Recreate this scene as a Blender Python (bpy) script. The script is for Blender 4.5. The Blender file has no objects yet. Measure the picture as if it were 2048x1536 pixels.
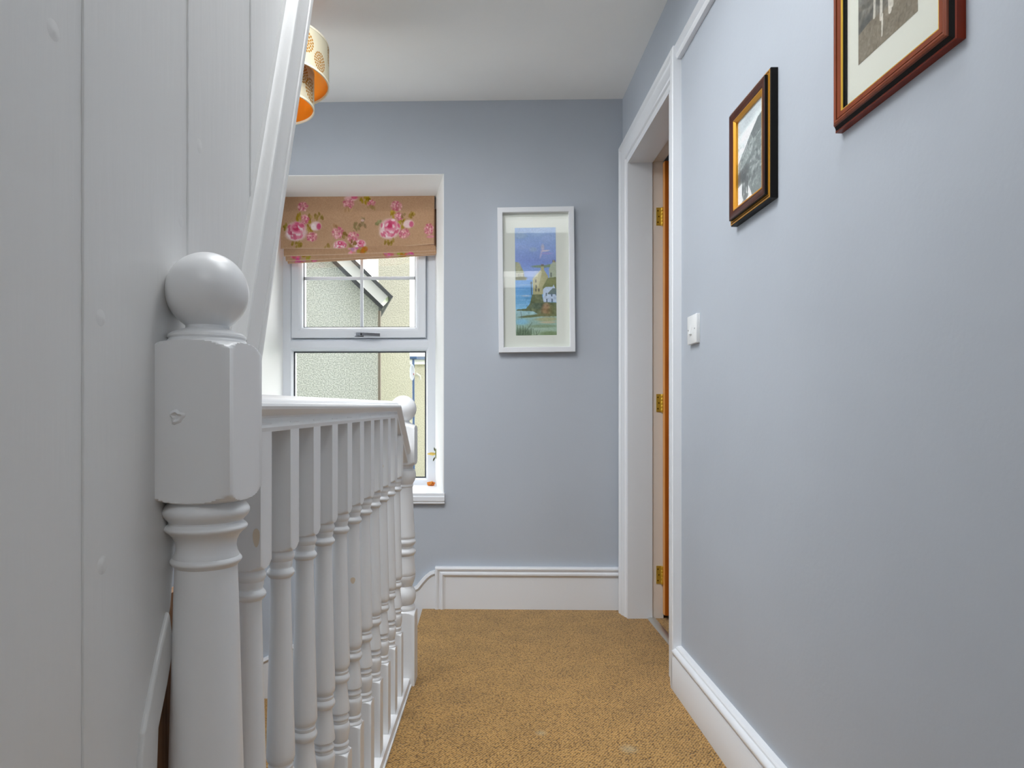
import bpy, bmesh, math, random
import numpy as np
from mathutils import Vector, Matrix

random.seed(7)
RNG = np.random.default_rng(11)
S = bpy.context.scene
COL = S.collection

# ------------------------------------------------------------------ helpers
def lin(c):
    """sRGB 0-255 triple -> linear rgba"""
    o = []
    for v in c[:3]:
        v = v / 255.0
        o.append(v / 12.92 if v <= 0.04045 else ((v + 0.055) / 1.055) ** 2.4)
    return (o[0], o[1], o[2], 1.0)

def new_mat(name):
    m = bpy.data.materials.new(name)
    m.use_nodes = True
    nt = m.node_tree
    return m, nt, nt.nodes['Principled BSDF']

def mat(name, col, rough=0.5, metal=0.0, spec=0.5, bump=None, var=None, coat=0.0, trans=0.0):
    """bump=(scale, strength, distance); var=(scale, amount)"""
    m, nt, b = new_mat(name)
    b.inputs['Base Color'].default_value = lin(col)
    b.inputs['Roughness'].default_value = rough
    b.inputs['Metallic'].default_value = metal
    b.inputs['Specular IOR Level'].default_value = spec
    b.inputs['Coat Weight'].default_value = coat
    if bump or var:
        tc = nt.nodes.new('ShaderNodeTexCoord')
    if bump:
        n = nt.nodes.new('ShaderNodeTexNoise'); n.inputs['Scale'].default_value = bump[0]
        n.inputs['Detail'].default_value = 5
        nt.links.new(tc.outputs['Object'], n.inputs['Vector'])
        bp = nt.nodes.new('ShaderNodeBump'); bp.inputs['Strength'].default_value = bump[1]
        bp.inputs['Distance'].default_value = bump[2]
        nt.links.new(n.outputs['Fac'], bp.inputs['Height'])
        nt.links.new(bp.outputs['Normal'], b.inputs['Normal'])
    if var:
        n = nt.nodes.new('ShaderNodeTexNoise'); n.inputs['Scale'].default_value = var[0]
        n.inputs['Detail'].default_value = 4
        nt.links.new(tc.outputs['Object'], n.inputs['Vector'])
        r = nt.nodes.new('ShaderNodeValToRGB')
        c = lin(col)
        r.color_ramp.elements[0].position = 0.3; r.color_ramp.elements[1].position = 0.7
        r.color_ramp.elements[0].color = tuple(x * (1 - var[1]) for x in c[:3]) + (1,)
        r.color_ramp.elements[1].color = tuple(min(1, x * (1 + var[1])) for x in c[:3]) + (1,)
        nt.links.new(n.outputs['Fac'], r.inputs['Fac'])
        nt.links.new(r.outputs['Color'], b.inputs['Base Color'])
    return m

def tag(o, label=None, cat=None, group=None, kind=None):
    if label: o['label'] = label
    if cat: o['category'] = cat
    if group: o['group'] = group
    if kind: o['kind'] = kind
    return o

def empty(name, loc=(0, 0, 0)):
    o = bpy.data.objects.new(name, None)
    o.empty_display_size = 0.05
    COL.objects.link(o)
    o.location = loc
    return o

def mesh_obj(name, V, F, material=None, parent=None, smooth=None, xf=None):
    """V in world coordinates; smooth = sharp angle in degrees (None = flat)"""
    if xf is not None:
        V = [xf @ Vector(v) for v in V]
    V = [Vector(v) for v in V]
    off = Vector((0, 0, 0))
    if parent is not None:
        p = parent
        while p is not None:
            off = off + p.location
            p = p.parent
    me = bpy.data.meshes.new(name)
    me.from_pydata([tuple(v - off) for v in V], [], F)
    bm = bmesh.new(); bm.from_mesh(me)
    bmesh.ops.recalc_face_normals(bm, faces=bm.faces)
    bm.to_mesh(me); bm.free()
    if smooth is not None:
        for p in me.polygons: p.use_smooth = True
        me.set_sharp_from_angle(angle=math.radians(smooth))
    mats = material if isinstance(material, (list, tuple)) else [material]
    for m_ in mats:
        if m_: me.materials.append(m_)
    o = bpy.data.objects.new(name, me)
    COL.objects.link(o)
    if parent is not None: o.parent = parent
    return o

class MB:
    """collects shapes into one mesh"""
    def __init__(s): s.V = []; s.F = []
    def add(s, V, F):
        n = len(s.V); s.V += [tuple(v) for v in V]; s.F += [tuple(i + n for i in f) for f in F]; return s
    def box(s, x0, x1, y0, y1, z0, z1, bev=0.0):
        if x0 > x1: x0, x1 = x1, x0
        if y0 > y1: y0, y1 = y1, y0
        if z0 > z1: z0, z1 = z1, z0
        if bev <= 0:
            V = [(x, y, z) for x in (x0, x1) for y in (y0, y1) for z in (z0, z1)]
            F = [(0, 1, 3, 2), (4, 6, 7, 5), (0, 4, 5, 1), (2, 3, 7, 6), (0, 2, 6, 4), (1, 5, 7, 3)]
            return s.add(V, F)
        bm = bmesh.new(); bmesh.ops.create_cube(bm, size=1)
        for v in bm.verts:
            v.co = Vector(((x0 + x1) / 2 + v.co.x * (x1 - x0), (y0 + y1) / 2 + v.co.y * (y1 - y0), (z0 + z1) / 2 + v.co.z * (z1 - z0)))
        bmesh.ops.bevel(bm, geom=list(bm.edges), offset=bev, segments=2, profile=0.5, affect='EDGES')
        bm.verts.index_update()
        s.add([v.co for v in bm.verts], [[v.index for v in f.verts] for f in bm.faces]); bm.free()
        return s
    def prism(s, poly, d):
        """extrude 3-D polygon by vector d"""
        d = Vector(d); n = len(poly)
        V = [Vector(p) for p in poly] + [Vector(p) + d for p in poly]
        F = [tuple(range(n)), tuple(range(2 * n - 1, n - 1, -1))] + [(i, (i + 1) % n, n + (i + 1) % n, n + i) for i in range(n)]
        return s.add(V, F)
    def sweep(s, path, prof, N, closed=False, cap=True):
        """profile (u: lateral = N x d, v: along N) swept along a planar path, mitred"""
        N = Vector(N).normalized(); P = [Vector(p) for p in path]; n = len(P); m = len(prof)
        def side(a, b): return N.cross((b - a).normalized()).normalized()
        V = []
        for i in range(n):
            if closed: s1 = side(P[i - 1], P[i]); s2 = side(P[i], P[(i + 1) % n])
            else:
                s1 = side(P[i - 1], P[i]) if i > 0 else side(P[i], P[i + 1])
                s2 = side(P[i], P[i + 1]) if i < n - 1 else s1
            mt = (s1 + s2) / (1 + s1.dot(s2))
            for (u, v) in prof: V.append(P[i] + mt * u + N * v)
        F = []
        for i in range(n if closed else n - 1):
            j = (i + 1) % n
            for k in range(m):
                l = (k + 1) % m
                F.append((i * m + k, j * m + k, j * m + l, i * m + l))
        if cap and not closed:
            F.append(tuple(range(m))); F.append(tuple((n - 1) * m + k for k in range(m - 1, -1, -1)))
        return s.add(V, F)
    def lathe(s, prof, c, n=40, sq=None, rot=0.0):
        """prof: (r,z) list top..bottom; sq = half side of the square blank (radius is limited to it)"""
        V = []; F = []; m = len(prof)
        for (r, z) in prof:
            for k in range(n):
                a = 2 * math.pi * (k + 0.5) / n if sq is None else 2 * math.pi * k / n
                rr = r
                if sq is not None:
                    q = sq / max(abs(math.cos(a)), abs(math.sin(a)))
                    rr = min(r, q)
                V.append((c[0] + rr * math.cos(a + rot), c[1] + rr * math.sin(a + rot), c[2] + z))
        for i in range(m - 1):
            for k in range(n):
                l = (k + 1) % n
                F.append((i * n + k, i * n + l, (i + 1) * n + l, (i + 1) * n + k))
        F.append(tuple(range(n))); F.append(tuple((m - 1) * n + k for k in range(n - 1, -1, -1)))
        return s.add(V, F)
    def tube(s, pts, r, n=12):
        P = [Vector(p) for p in pts]; V = []; F = []
        for i, p in enumerate(P):
            d = (P[min(i + 1, len(P) - 1)] - P[max(i - 1, 0)]).normalized()
            a = d.cross(Vector((0.31, 0.52, 0.79))).normalized(); b = d.cross(a)
            rr = r[i] if isinstance(r, (list, tuple)) else r
            for k in range(n):
                t = 2 * math.pi * k / n
                V.append(p + a * rr * math.cos(t) + b * rr * math.sin(t))
        for i in range(len(P) - 1):
            for k in range(n):
                l = (k + 1) % n
                F.append((i * n + k, i * n + l, (i + 1) * n + l, (i + 1) * n + k))
        F.append(tuple(range(n))); F.append(tuple((len(P) - 1) * n + k for k in range(n - 1, -1, -1)))
        return s.add(V, F)
    def quad(s, a, b, c, d): return s.add([a, b, c, d], [(0, 1, 2, 3)])
    def build(s, name, material, parent=None, smooth=None, xf=None):
        return mesh_obj(name, s.V, s.F, material, parent, smooth, xf)

def arc(cx, cy, r, a0, a1, n=6, ry=None):
    ry = r if ry is None else ry
    return [(cx + r * math.cos(math.radians(a0 + (a1 - a0) * i / n)), cy + ry * math.sin(math.radians(a0 + (a1 - a0) * i / n))) for i in range(n + 1)]

# ------------------------------------------------------------------ measures
FPX, VX, VY, H = 1370.0, 959.0, 826.0, 0.9        # focal length in px, vanishing point of the corridor, eye height
XR = 0.657                                         # right wall
D = 3.145                                          # back wall at its right corner
ZC = 2.342                                         # ceiling
XP = -0.336                                        # white boarded partition on the left
XS = -1.32                                         # outer wall of the stairwell
YB = -2.3                                          # end of the corridor behind the camera
TILT = 0.024
BX = Vector((1, -TILT, 0)).normalized(); BY = Vector((TILT, 1, 0)).normalized()
BACK = Matrix(((BX.x, BY.x, 0, XR), (BX.y, BY.y, 0, D), (0, 0, 1, 0), (0, 0, 0, 1)))   # frame of the slightly skewed back wall
def bw(px, py, w=0.0):
    """measured point on the plane w behind the back wall, in the back wall's own frame (u, w, z)"""
    r = Vector(((px - VX) / FPX, 1, 0))
    t = (w + BY.x * XR + BY.y * D) / r.dot(BY)
    p = r * t
    u = (p - Vector((XR, D, 0))).dot(BX)
    return (u, w, H - (py - VY) * t / FPX)

# ------------------------------------------------------------------ materials
def wall_paint(name, col):
    m, nt, b = new_mat(name)
    b.inputs['Roughness'].default_value = 0.62
    b.inputs['Specular IOR Level'].default_value = 0.3
    tc = nt.nodes.new('ShaderNodeTexCoord')
    n1 = nt.nodes.new('ShaderNodeTexNoise'); n1.inputs['Scale'].default_value = 2.2; n1.inputs['Detail'].default_value = 5
    nt.links.new(tc.outputs['Object'], n1.inputs['Vector'])
    r = nt.nodes.new('ShaderNodeValToRGB'); c = lin(col)
    r.color_ramp.elements[0].position = 0.3; r.color_ramp.elements[1].position = 0.75
    r.color_ramp.elements[0].color = tuple(x * 0.965 for x in c[:3]) + (1,)
    r.color_ramp.elements[1].color = tuple(x * 1.02 for x in c[:3]) + (1,)
    nt.links.new(n1.outputs['Fac'], r.inputs['Fac']); nt.links.new(r.outputs['Color'], b.inputs['Base Color'])
    n2 = nt.nodes.new('ShaderNodeTexNoise'); n2.inputs['Scale'].default_value = 90; n2.inputs['Detail'].default_value = 3
    n3 = nt.nodes.new('ShaderNodeTexNoise'); n3.inputs['Scale'].default_value = 7; n3.inputs['Detail'].default_value = 2
    for n in (n2, n3): nt.links.new(tc.outputs['Object'], n.inputs['Vector'])
    ad = nt.nodes.new('ShaderNodeMath'); ad.operation = 'MULTIPLY_ADD'; ad.inputs[1].default_value = 6.0
    nt.links.new(n3.outputs['Fac'], ad.inputs[0]); nt.links.new(n2.outputs['Fac'], ad.inputs[2])
    bp = nt.nodes.new('ShaderNodeBump'); bp.inputs['Strength'].default_value = 0.35; bp.inputs['Distance'].default_value = 0.0007
    nt.links.new(ad.outputs[0], bp.inputs['Height']); nt.links.new(bp.outputs['Normal'], b.inputs['Normal'])
    return m

def gloss_paint(name, col, lump=1.0, rough=0.32):
    """brushed gloss paint on old wood: drips, runs and small lumps"""
    m, nt, b = new_mat(name)
    b.inputs['Base Color'].default_value = lin(col)
    b.inputs['Roughness'].default_value = rough
    tc = nt.nodes.new('ShaderNodeTexCoord')
    mp = nt.nodes.new('ShaderNodeMapping'); mp.inputs['Scale'].default_value = (60, 60, 6)
    nt.links.new(tc.outputs['Object'], mp.inputs['Vector'])
    n1 = nt.nodes.new('ShaderNodeTexNoise'); n1.inputs['Scale'].default_value = 1.0; n1.inputs['Detail'].default_value = 4
    nt.links.new(mp.outputs['Vector'], n1.inputs['Vector'])
    v = nt.nodes.new('ShaderNodeTexVoronoi'); v.inputs['Scale'].default_value = 14; v.inputs['Randomness'].default_value = 1
    nt.links.new(tc.outputs['Object'], v.inputs['Vector'])
    r = nt.nodes.new('ShaderNodeMapRange'); r.inputs['From Min'].default_value = 0.0; r.inputs['From Max'].default_value = 0.12
    r.inputs['To Min'].default_value = 1.6; r.inputs['To Max'].default_value = 0.0
    nt.links.new(v.outputs['Distance'], r.inputs['Value'])
    ad = nt.nodes.new('ShaderNodeMath'); ad.operation = 'ADD'
    nt.links.new(n1.outputs['Fac'], ad.inputs[0]); nt.links.new(r.outputs['Result'], ad.inputs[1])
    bp = nt.nodes.new('ShaderNodeBump'); bp.inputs['Strength'].default_value = 0.5; bp.inputs['Distance'].default_value = 0.0011 * lump
    nt.links.new(ad.outputs[0], bp.inputs['Height']); nt.links.new(bp.outputs['Normal'], b.inputs['Normal'])
    return m

def carpet_mat():
    m, nt, b = new_mat('tan_loop_carpet')
    b.inputs['Roughness'].default_value = 0.95; b.inputs['Specular IOR Level'].default_value = 0.1
    b.inputs['Sheen Weight'].default_value = 0.25; b.inputs['Sheen Roughness'].default_value = 0.5
    tc = nt.nodes.new('ShaderNodeTexCoord')
    mp = nt.nodes.new('ShaderNodeMapping'); mp.inputs['Rotation'].default_value = (0, 0, 0.6)
    nt.links.new(tc.outputs['Object'], mp.inputs['Vector'])
    v = nt.nodes.new('ShaderNodeTexVoronoi'); v.inputs['Scale'].default_value = 150; v.inputs['Randomness'].default_value = 0.42
    nt.links.new(mp.outputs['Vector'], v.inputs['Vector'])
    n = nt.nodes.new('ShaderNodeTexNoise'); n.inputs['Scale'].default_value = 330; n.inputs['Detail'].default_value = 3
    n2 = nt.nodes.new('ShaderNodeTexNoise'); n2.inputs['Scale'].default_value = 9; n2.inputs['Detail'].default_value = 4
    for q in (n, n2): nt.links.new(tc.outputs['Object'], q.inputs['Vector'])
    r = nt.nodes.new('ShaderNodeValToRGB')
    e = r.color_ramp.elements
    e[0].position = 0.05; e[0].color = lin((198, 158, 94))
    e[1].position = 0.68; e[1].color = lin((84, 56, 22))
    k = r.color_ramp.elements.new(0.46); k.color = lin((177, 136, 74))
    nt.links.new(v.outputs['Distance'], r.inputs['Fac'])
    mx = nt.nodes.new('ShaderNodeMixRGB'); mx.blend_type = 'OVERLAY'; mx.inputs['Fac'].default_value = 0.55
    nt.links.new(r.outputs['Color'], mx.inputs['Color1']); nt.links.new(n.outputs['Fac'], mx.inputs['Color2'])
    r2 = nt.nodes.new('ShaderNodeMapRange'); r2.inputs['From Min'].default_value = 0.3; r2.inputs['From Max'].default_value = 0.7
    r2.inputs['To Min'].default_value = 0.86; r2.inputs['To Max'].default_value = 1.1
    nt.links.new(n2.outputs['Fac'], r2.inputs['Value'])
    mm = nt.nodes.new('ShaderNodeMixRGB'); mm.blend_type = 'MULTIPLY'; mm.inputs['Fac'].default_value = 1
    nt.links.new(mx.outputs['Color'], mm.inputs['Color1']); nt.links.new(r2.outputs['Result'], mm.inputs['Color2'])
    out = mm.outputs['Color']
    for (sx_, sy_, sr_) in ((0.173, 1.927, 0.020), (0.400, 1.835, 0.030)):      # two old pale spills
        ds = nt.nodes.new('ShaderNodeVectorMath'); ds.operation = 'DISTANCE'; ds.inputs[1].default_value = (sx_, sy_, 0)
        nt.links.new(tc.outputs['Object'], ds.inputs[0])
        mr = nt.nodes.new('ShaderNodeMapRange'); mr.inputs['From Min'].default_value = sr_; mr.inputs['From Max'].default_value = sr_ * 0.3
        mr.inputs['To Min'].default_value = 0.0; mr.inputs['To Max'].default_value = 0.4
        nt.links.new(ds.outputs['Value'], mr.inputs['Value'])
        sp = nt.nodes.new('ShaderNodeMixRGB'); sp.inputs['Color2'].default_value = lin((188, 176, 142))
        nt.links.new(mr.outputs['Result'], sp.inputs['Fac']); nt.links.new(out, sp.inputs['Color1']); out = sp.outputs['Color']
    nt.links.new(out, b.inputs['Base Color'])
    bp = nt.nodes.new('ShaderNodeBump'); bp.invert = True; bp.inputs['Strength'].default_value = 0.8; bp.inputs['Distance'].default_value = 0.004
    nt.links.new(v.outputs['Distance'], bp.inputs['Height']); nt.links.new(bp.outputs['Normal'], b.inputs['Normal'])
    return m

def roughcast(name, c0, c1, scale=60):
    m, nt, b = new_mat(name)
    b.inputs['Roughness'].default_value = 0.95
    tc = nt.nodes.new('ShaderNodeTexCoord')
    v = nt.nodes.new('ShaderNodeTexNoise'); v.inputs['Scale'].default_value = scale; v.inputs['Detail'].default_value = 3
    nt.links.new(tc.outputs['Object'], v.inputs['Vector'])
    r = nt.nodes.new('ShaderNodeValToRGB')
    r.color_ramp.elements[0].position = 0.4; r.color_ramp.elements[0].color = lin(c0)
    r.color_ramp.elements[1].position = 0.6; r.color_ramp.elements[1].color = lin(c1)
    nt.links.new(v.outputs['Fac'], r.inputs['Fac']); nt.links.new(r.outputs['Color'], b.inputs['Base Color'])
    bp = nt.nodes.new('ShaderNodeBump'); bp.inputs['Strength'].default_value = 0.6; bp.inputs['Distance'].default_value = 0.02
    nt.links.new(v.outputs['Fac'], bp.inputs['Height']); nt.links.new(bp.outputs['Normal'], b.inputs['Normal'])
    return m

def wood(name, c0, c1, axis='Z', rough=0.35, scale=14):
    m, nt, b = new_mat(name)
    b.inputs['Roughness'].default_value = rough; b.inputs['Specular IOR Level'].default_value = 0.25
    tc = nt.nodes.new('ShaderNodeTexCoord')
    mp = nt.nodes.new('ShaderNodeMapping')
    mp.inputs['Scale'].default_value = {'Z': (scale, scale, 1), 'Y': (scale, 1, scale), 'X': (1, scale, scale)}[axis]
    nt.links.new(tc.outputs['Object'], mp.inputs['Vector'])
    n = nt.nodes.new('ShaderNodeTexNoise'); n.inputs['Scale'].default_value = 5; n.inputs['Detail'].default_value = 6
    nt.links.new(mp.outputs['Vector'], n.inputs['Vector'])
    r = nt.nodes.new('ShaderNodeValToRGB')
    r.color_ramp.elements[0].position = 0.3; r.color_ramp.elements[0].color = lin(c0)
    r.color_ramp.elements[1].position = 0.7; r.color_ramp.elements[1].color = lin(c1)
    nt.links.new(n.outputs['Fac'], r.inputs['Fac']); nt.links.new(r.outputs['Color'], b.inputs['Base Color'])
    return m

def glass_mat(name, refl=0.06, tint=(1, 1, 1)):
    m = bpy.data.materials.new(name); m.use_nodes = True; nt = m.node_tree
    nt.nodes.remove(nt.nodes['Principled BSDF'])
    t = nt.nodes.new('ShaderNodeBsdfTransparent'); t.inputs['Color'].default_value = tint + (1,)
    g = nt.nodes.new('ShaderNodeBsdfGlossy'); g.inputs['Roughness'].default_value = 0.02
    x = nt.nodes.new('ShaderNodeMixShader')
    lw = nt.nodes.new('ShaderNodeLayerWeight'); lw.inputs['Blend'].default_value = 0.5
    pw_ = nt.nodes.new('ShaderNodeMath'); pw_.operation = 'POWER'; pw_.inputs[1].default_value = 5.0
    nt.links.new(lw.outputs['Facing'], pw_.inputs[0])
    ml = nt.nodes.new('ShaderNodeMath'); ml.operation = 'MULTIPLY_ADD'; ml.inputs[1].default_value = 0.7; ml.inputs[2].default_value = refl
    nt.links.new(pw_.outputs[0], ml.inputs[0])
    nt.links.new(ml.outputs[0], x.inputs['Fac'])
    nt.links.new(t.outputs['BSDF'], x.inputs[1]); nt.links.new(g.outputs['BSDF'], x.inputs[2])
    nt.links.new(x.outputs['Shader'], nt.nodes['Material Output'].inputs['Surface'])
    return m

def printed(name, rough=0.8, sheen=0.0, spec=0.3):
    m, nt, b = new_mat(name)
    a = nt.nodes.new('ShaderNodeVertexColor'); a.layer_name = 'print'
    nt.links.new(a.outputs['Color'], b.inputs['Base Color'])
    b.inputs['Roughness'].default_value = rough; b.inputs['Sheen Weight'].default_value = sheen
    b.inputs['Specular IOR Level'].default_value = spec
    return m

M = {}
M['wall'] = wall_paint('blue_grey_wall_paint', (181, 188, 197))
M['ceiling'] = wall_paint('white_ceiling_paint', (241, 242, 240))
M['reveal'] = wall_paint('white_reveal_paint', (238, 239, 238))
M['white'] = gloss_paint('white_gloss_woodwork', (228, 231, 235), 0.35)
M['panel'] = gloss_paint('white_gloss_boarding', (217, 217, 216), 1.2, 0.36)
M['rail'] = gloss_paint('white_gloss_balustrade', (229, 230, 231), 0.3)
M['upvc'] = mat('white_window_plastic', (222, 226, 232), 0.3)
M['gasket'] = mat('dark_window_gasket', (38, 44, 52), 0.6)
M['carpet'] = carpet_mat()
M['chrome'] = mat('chrome_metal', (158, 160, 164), 0.25, 0.9)
M['black'] = mat('black_plastic', (22, 22, 24), 0.4)
M['brass'] = mat('brass_metal', (214, 178, 70), 0.3, 0.55)
M['door'] = wood('varnished_orange_wood', (156, 78, 16), (184, 100, 28), 'Z', 0.3)
M['door_edge'] = wood('pale_orange_wood_edge', (214, 146, 76), (226, 164, 92), 'Z', 0.35)
M['brown'] = wood('bare_brown_wood', (122, 84, 56), (176, 138, 104), 'Z', 0.6, 40)
M['plastic'] = mat('white_switch_plastic', (232, 234, 234), 0.3)
M['alu'] = mat('brushed_aluminium', (200, 200, 196), 0.35, 0.8)
M['glass'] = glass_mat('clear_window_glass', 0.05)
M['picglass'] = glass_mat('picture_glass', 0.045)
M['caulk'] = mat('dark_gap', (70, 60, 48), 0.9)

# ------------------------------------------------------------------ painting canvas (procedural prints)
class Canvas:
    def __init__(s, w, h, col):
        s.w, s.h = w, h
        s.a = np.empty((h, w, 3)); s.a[:] = np.array(col, float)
        s.y, s.x = np.mgrid[0:h, 0:w].astype(float)
    def mix(s, k, col):
        k = np.clip(k, 0, 1)[..., None]; s.a = s.a * (1 - k) + np.array(col, float) * k
    def ell(s, cx, cy, rx, ry, col, al=1.0, soft=0.25, rot=0.0):
        c, n = math.cos(math.radians(rot)), math.sin(math.radians(rot))
        dx, dy = s.x - cx, s.y - cy
        u, v = (dx * c + dy * n) / rx, (-dx * n + dy * c) / ry
        d = np.sqrt(u * u + v * v)
        s.mix(al * np.clip((1 - d) / soft + 0.5, 0, 1) * (d < 1 + soft), col)
    def poly(s, pts, col, al=1.0):
        ins = np.zeros((s.h, s.w), bool); n = len(pts)
        for i in range(n):
            x1, y1 = pts[i]; x2, y2 = pts[(i + 1) % n]
            if y1 == y2: continue
            c = ((y1 > s.y) != (y2 > s.y)) & (s.x < (x2 - x1) * (s.y - y1) / (y2 - y1) + x1)
            ins ^= c
        s.mix(ins * al, col)
    def line(s, x1, y1, x2, y2, w, col, al=1.0):
        dx, dy = x2 - x1, y2 - y1; L = max(dx * dx + dy * dy, 1e-6)
        t = np.clip(((s.x - x1) * dx + (s.y - y1) * dy) / L, 0, 1)
        d = np.hypot(s.x - x1 - t * dx, s.y - y1 - t * dy)
        s.mix(al * np.clip(w / 2 - d + 0.5, 0, 1), col)
    def grad(s, y0, y1, c0, c1):
        t = np.clip((s.y - y0) / (y1 - y0), 0, 1); k = (s.y >= y0) & (s.y <= y1)
        g = np.array(c0) * (1 - t[..., None]) + np.array(c1) * t[..., None]
        s.a = np.where(k[..., None], g, s.a)
    def noise(s, cell, amp, mask=None, stretch=1.0):
        h2, w2 = int(s.h / cell) + 3, int(s.w / (cell * stretch)) + 3
        g = RNG.normal(size=(h2, w2))
        yy, xx = s.y / cell, s.x / (cell * stretch)
        y0, x0 = yy.astype(int), xx.astype(int); fy, fx = yy - y0, xx - x0
        v = (g[y0, x0] * (1 - fx) + g[y0, x0 + 1] * fx) * (1 - fy) + (g[y0 + 1, x0] * (1 - fx) + g[y0 + 1, x0 + 1] * fx) * fy
        if mask is not None: v = v * mask
        s.a = np.clip(s.a + (v * amp)[..., None], 0, 255)
    def linear(s):
        a = np.clip(s.a, 0, 255) / 255.0
        a = np.where(a <= 0.04045, a / 12.92, ((a + 0.055) / 1.055) ** 2.4)
        return np.concatenate([a, np.ones(a.shape[:2] + (1,))], 2)

def print_grid(name, canvas, fn, material, parent=None, xf=None, smooth=None, wrap=False):
    """grid whose vertex (row j from the top, column i) sits at fn(i/(w-1), j/(h-1)); colours from the canvas"""
    w, h = canvas.w, canvas.h
    V = [fn(i / (w - 1), j / (h - 1)) for j in range(h) for i in range(w)]
    F = [(j * w + i, j * w + i + 1, (j + 1) * w + i + 1, (j + 1) * w + i) for j in range(h - 1) for i in range(w - 1)]
    o = mesh_obj(name, V, F, material, parent, smooth, xf)
    at = o.data.color_attributes.new('print', 'FLOAT_COLOR', 'POINT')
    at.data.foreach_set('color', canvas.linear().reshape(-1).astype(np.float32))
    return o

# ================================================================== SETTING
RL = (-1.05, 0.0, 1.0, 2.02)        # added rooflight opening above the stairwell, unseen overhead, brightens the landing: x0 x1 y0 y1
RL2 = (-0.2, 0.45, -1.6, -0.7)       # smaller added rooflight opening, unseen behind the camera, lights the corridor
ZL = -2.55                           # floor of the storey below

RL3 = (0.1, 0.6, 0.78, 1.22)         # small added rooflight opening, unseen overhead, lights the baluster fronts
# floor of the landing
fl = MB()
fl.box(-0.29, 1.95, YB, 2.30, -0.25, 0)
fl.box(-0.262, 1.95, 2.30, 3.35, -0.25, 0)
fl.box(XS, -0.29, YB, 0.2, -0.25, 0)
floor = fl.build('floor', M['carpet']); tag(floor, kind='structure')
tag(MB().box(XS - 0.1, -0.29, 0.0, 3.4, ZL - 0.1, ZL).build('floor_below', M['carpet']), kind='structure')

# ceiling with the added rooflight openings
c = MB()
holes = (RL, RL2, RL3)
gx = sorted({-1.52, 2.05} | {h_[i] for h_ in holes for i in (0, 1)}); gy_ = sorted({YB - 0.2, 3.7} | {h_[i] for h_ in holes for i in (2, 3)})
for i in range(len(gx) - 1):
    for j in range(len(gy_) - 1):
        mx_, my_ = (gx[i] + gx[i + 1]) / 2, (gy_[j] + gy_[j + 1]) / 2
        if not any(h_[0] < mx_ < h_[1] and h_[2] < my_ < h_[3] for h_ in holes): c.box(gx[i], gx[i + 1], gy_[j], gy_[j + 1], ZC, ZC + 0.2)
tag(c.build('ceiling', M['ceiling']), kind='structure')
# right wall with the door opening
YD0, YD1, ZD = 2.345, 3.0, 1.997
w = MB()
w.box(XR, XR + 0.15, YB - 0.2, YD0 - 0.026, 0, ZC); w.box(XR, XR + 0.15, YD0 - 0.026, YD1 + 0.02, ZD + 0.018, ZC); w.box(XR, XR + 0.15, YD1 + 0.02, 3.6, 0, ZC)
tag(w.build('wall_right', M['wall']), kind='structure')
# wall behind the camera and outer wall of the stairwell
tag(MB().box(XS - 0.2, 2.05, YB - 0.2, YB, 0, ZC).build('wall_front', M['wall']), kind='structure')
SW = (2.35, 2.85, 1.15, 2.0)          # added window opening, unseen behind the boarding, brightens the back of the landing
w = MB(); w.box(XS - 0.2, XS, YB - 0.2, SW[0], ZL - 0.1, ZC); w.box(XS - 0.2, XS, SW[1], 3.75, ZL - 0.1, ZC)
w.box(XS - 0.2, XS, SW[0], SW[1], ZL - 0.1, SW[2]); w.box(XS - 0.2, XS, SW[0], SW[1], SW[3], ZC)
tag(w.build('wall_stair', M['wall']), kind='structure')
# wall under the edge of the landing and the near end of the stairwell
w = MB(); w.box(-0.31, -0.291, 0.0, 2.30, ZL, -0.02); w.box(XS, -0.29, -0.1, 0.0, ZL, -0.25)
tag(w.build('wall_below', M['wall']), kind='structure')

# back wall with the deep splayed window opening ------------------------------
WT = 0.36                                             # wall face -> window frame
zt, zs = 2.005, 0.527                                 # soffit, sill level
uR = bw(888, 700)[0]; uRi = bw(872, 700, WT)[0]
uLi = bw(564.5, 700, WT)[0]; uL = uLi - 0.07
b = MB()
uW = XS - XR - 0.3
ue = 0.25
b.box(uW, uL, 0, 0.5, ZL, ZC); b.box(uR, ue, 0, 0.5, ZL, ZC)
b.box(uL, uR, 0, 0.5, zt + 0.0, ZC); b.box(uL, uR, 0, 0.5, ZL, zs - 0.03)
b.prism([(uL, 0.0, zs - 0.03), (uLi, WT, zs - 0.03), (uLi, 0.5, zs - 0.03), (uL, 0.5, zs - 0.03)], (0, 0, zt - zs + 0.03))
b.prism([(uR, 0.0, zs - 0.03), (uRi, WT, zs - 0.03), (uRi, 0.5, zs - 0.03), (uR, 0.5, zs - 0.03)], (0, 0, zt - zs + 0.03))
tag(b.build('wall_back', M['wall'], xf=BACK), kind='structure')
# white painted reveal lining (thin plaster skin on the three sides)
r = MB(); t = 0.004
r.prism([(uL, 0.001, zs), (uLi, WT, zs), (uLi + t, WT, zs), (uL + t, 0.001, zs)], (0, 0, zt - zs))
r.prism([(uR, 0.001, zs), (uRi, WT, zs), (uRi - t, WT, zs), (uR - t, 0.001, zs)], (0, 0, zt - zs))
r.box(uL, uR, 0.001, WT, zt - t, zt)
tag(r.build('trim_1', M['reveal'], xf=BACK), kind='structure')

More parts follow.
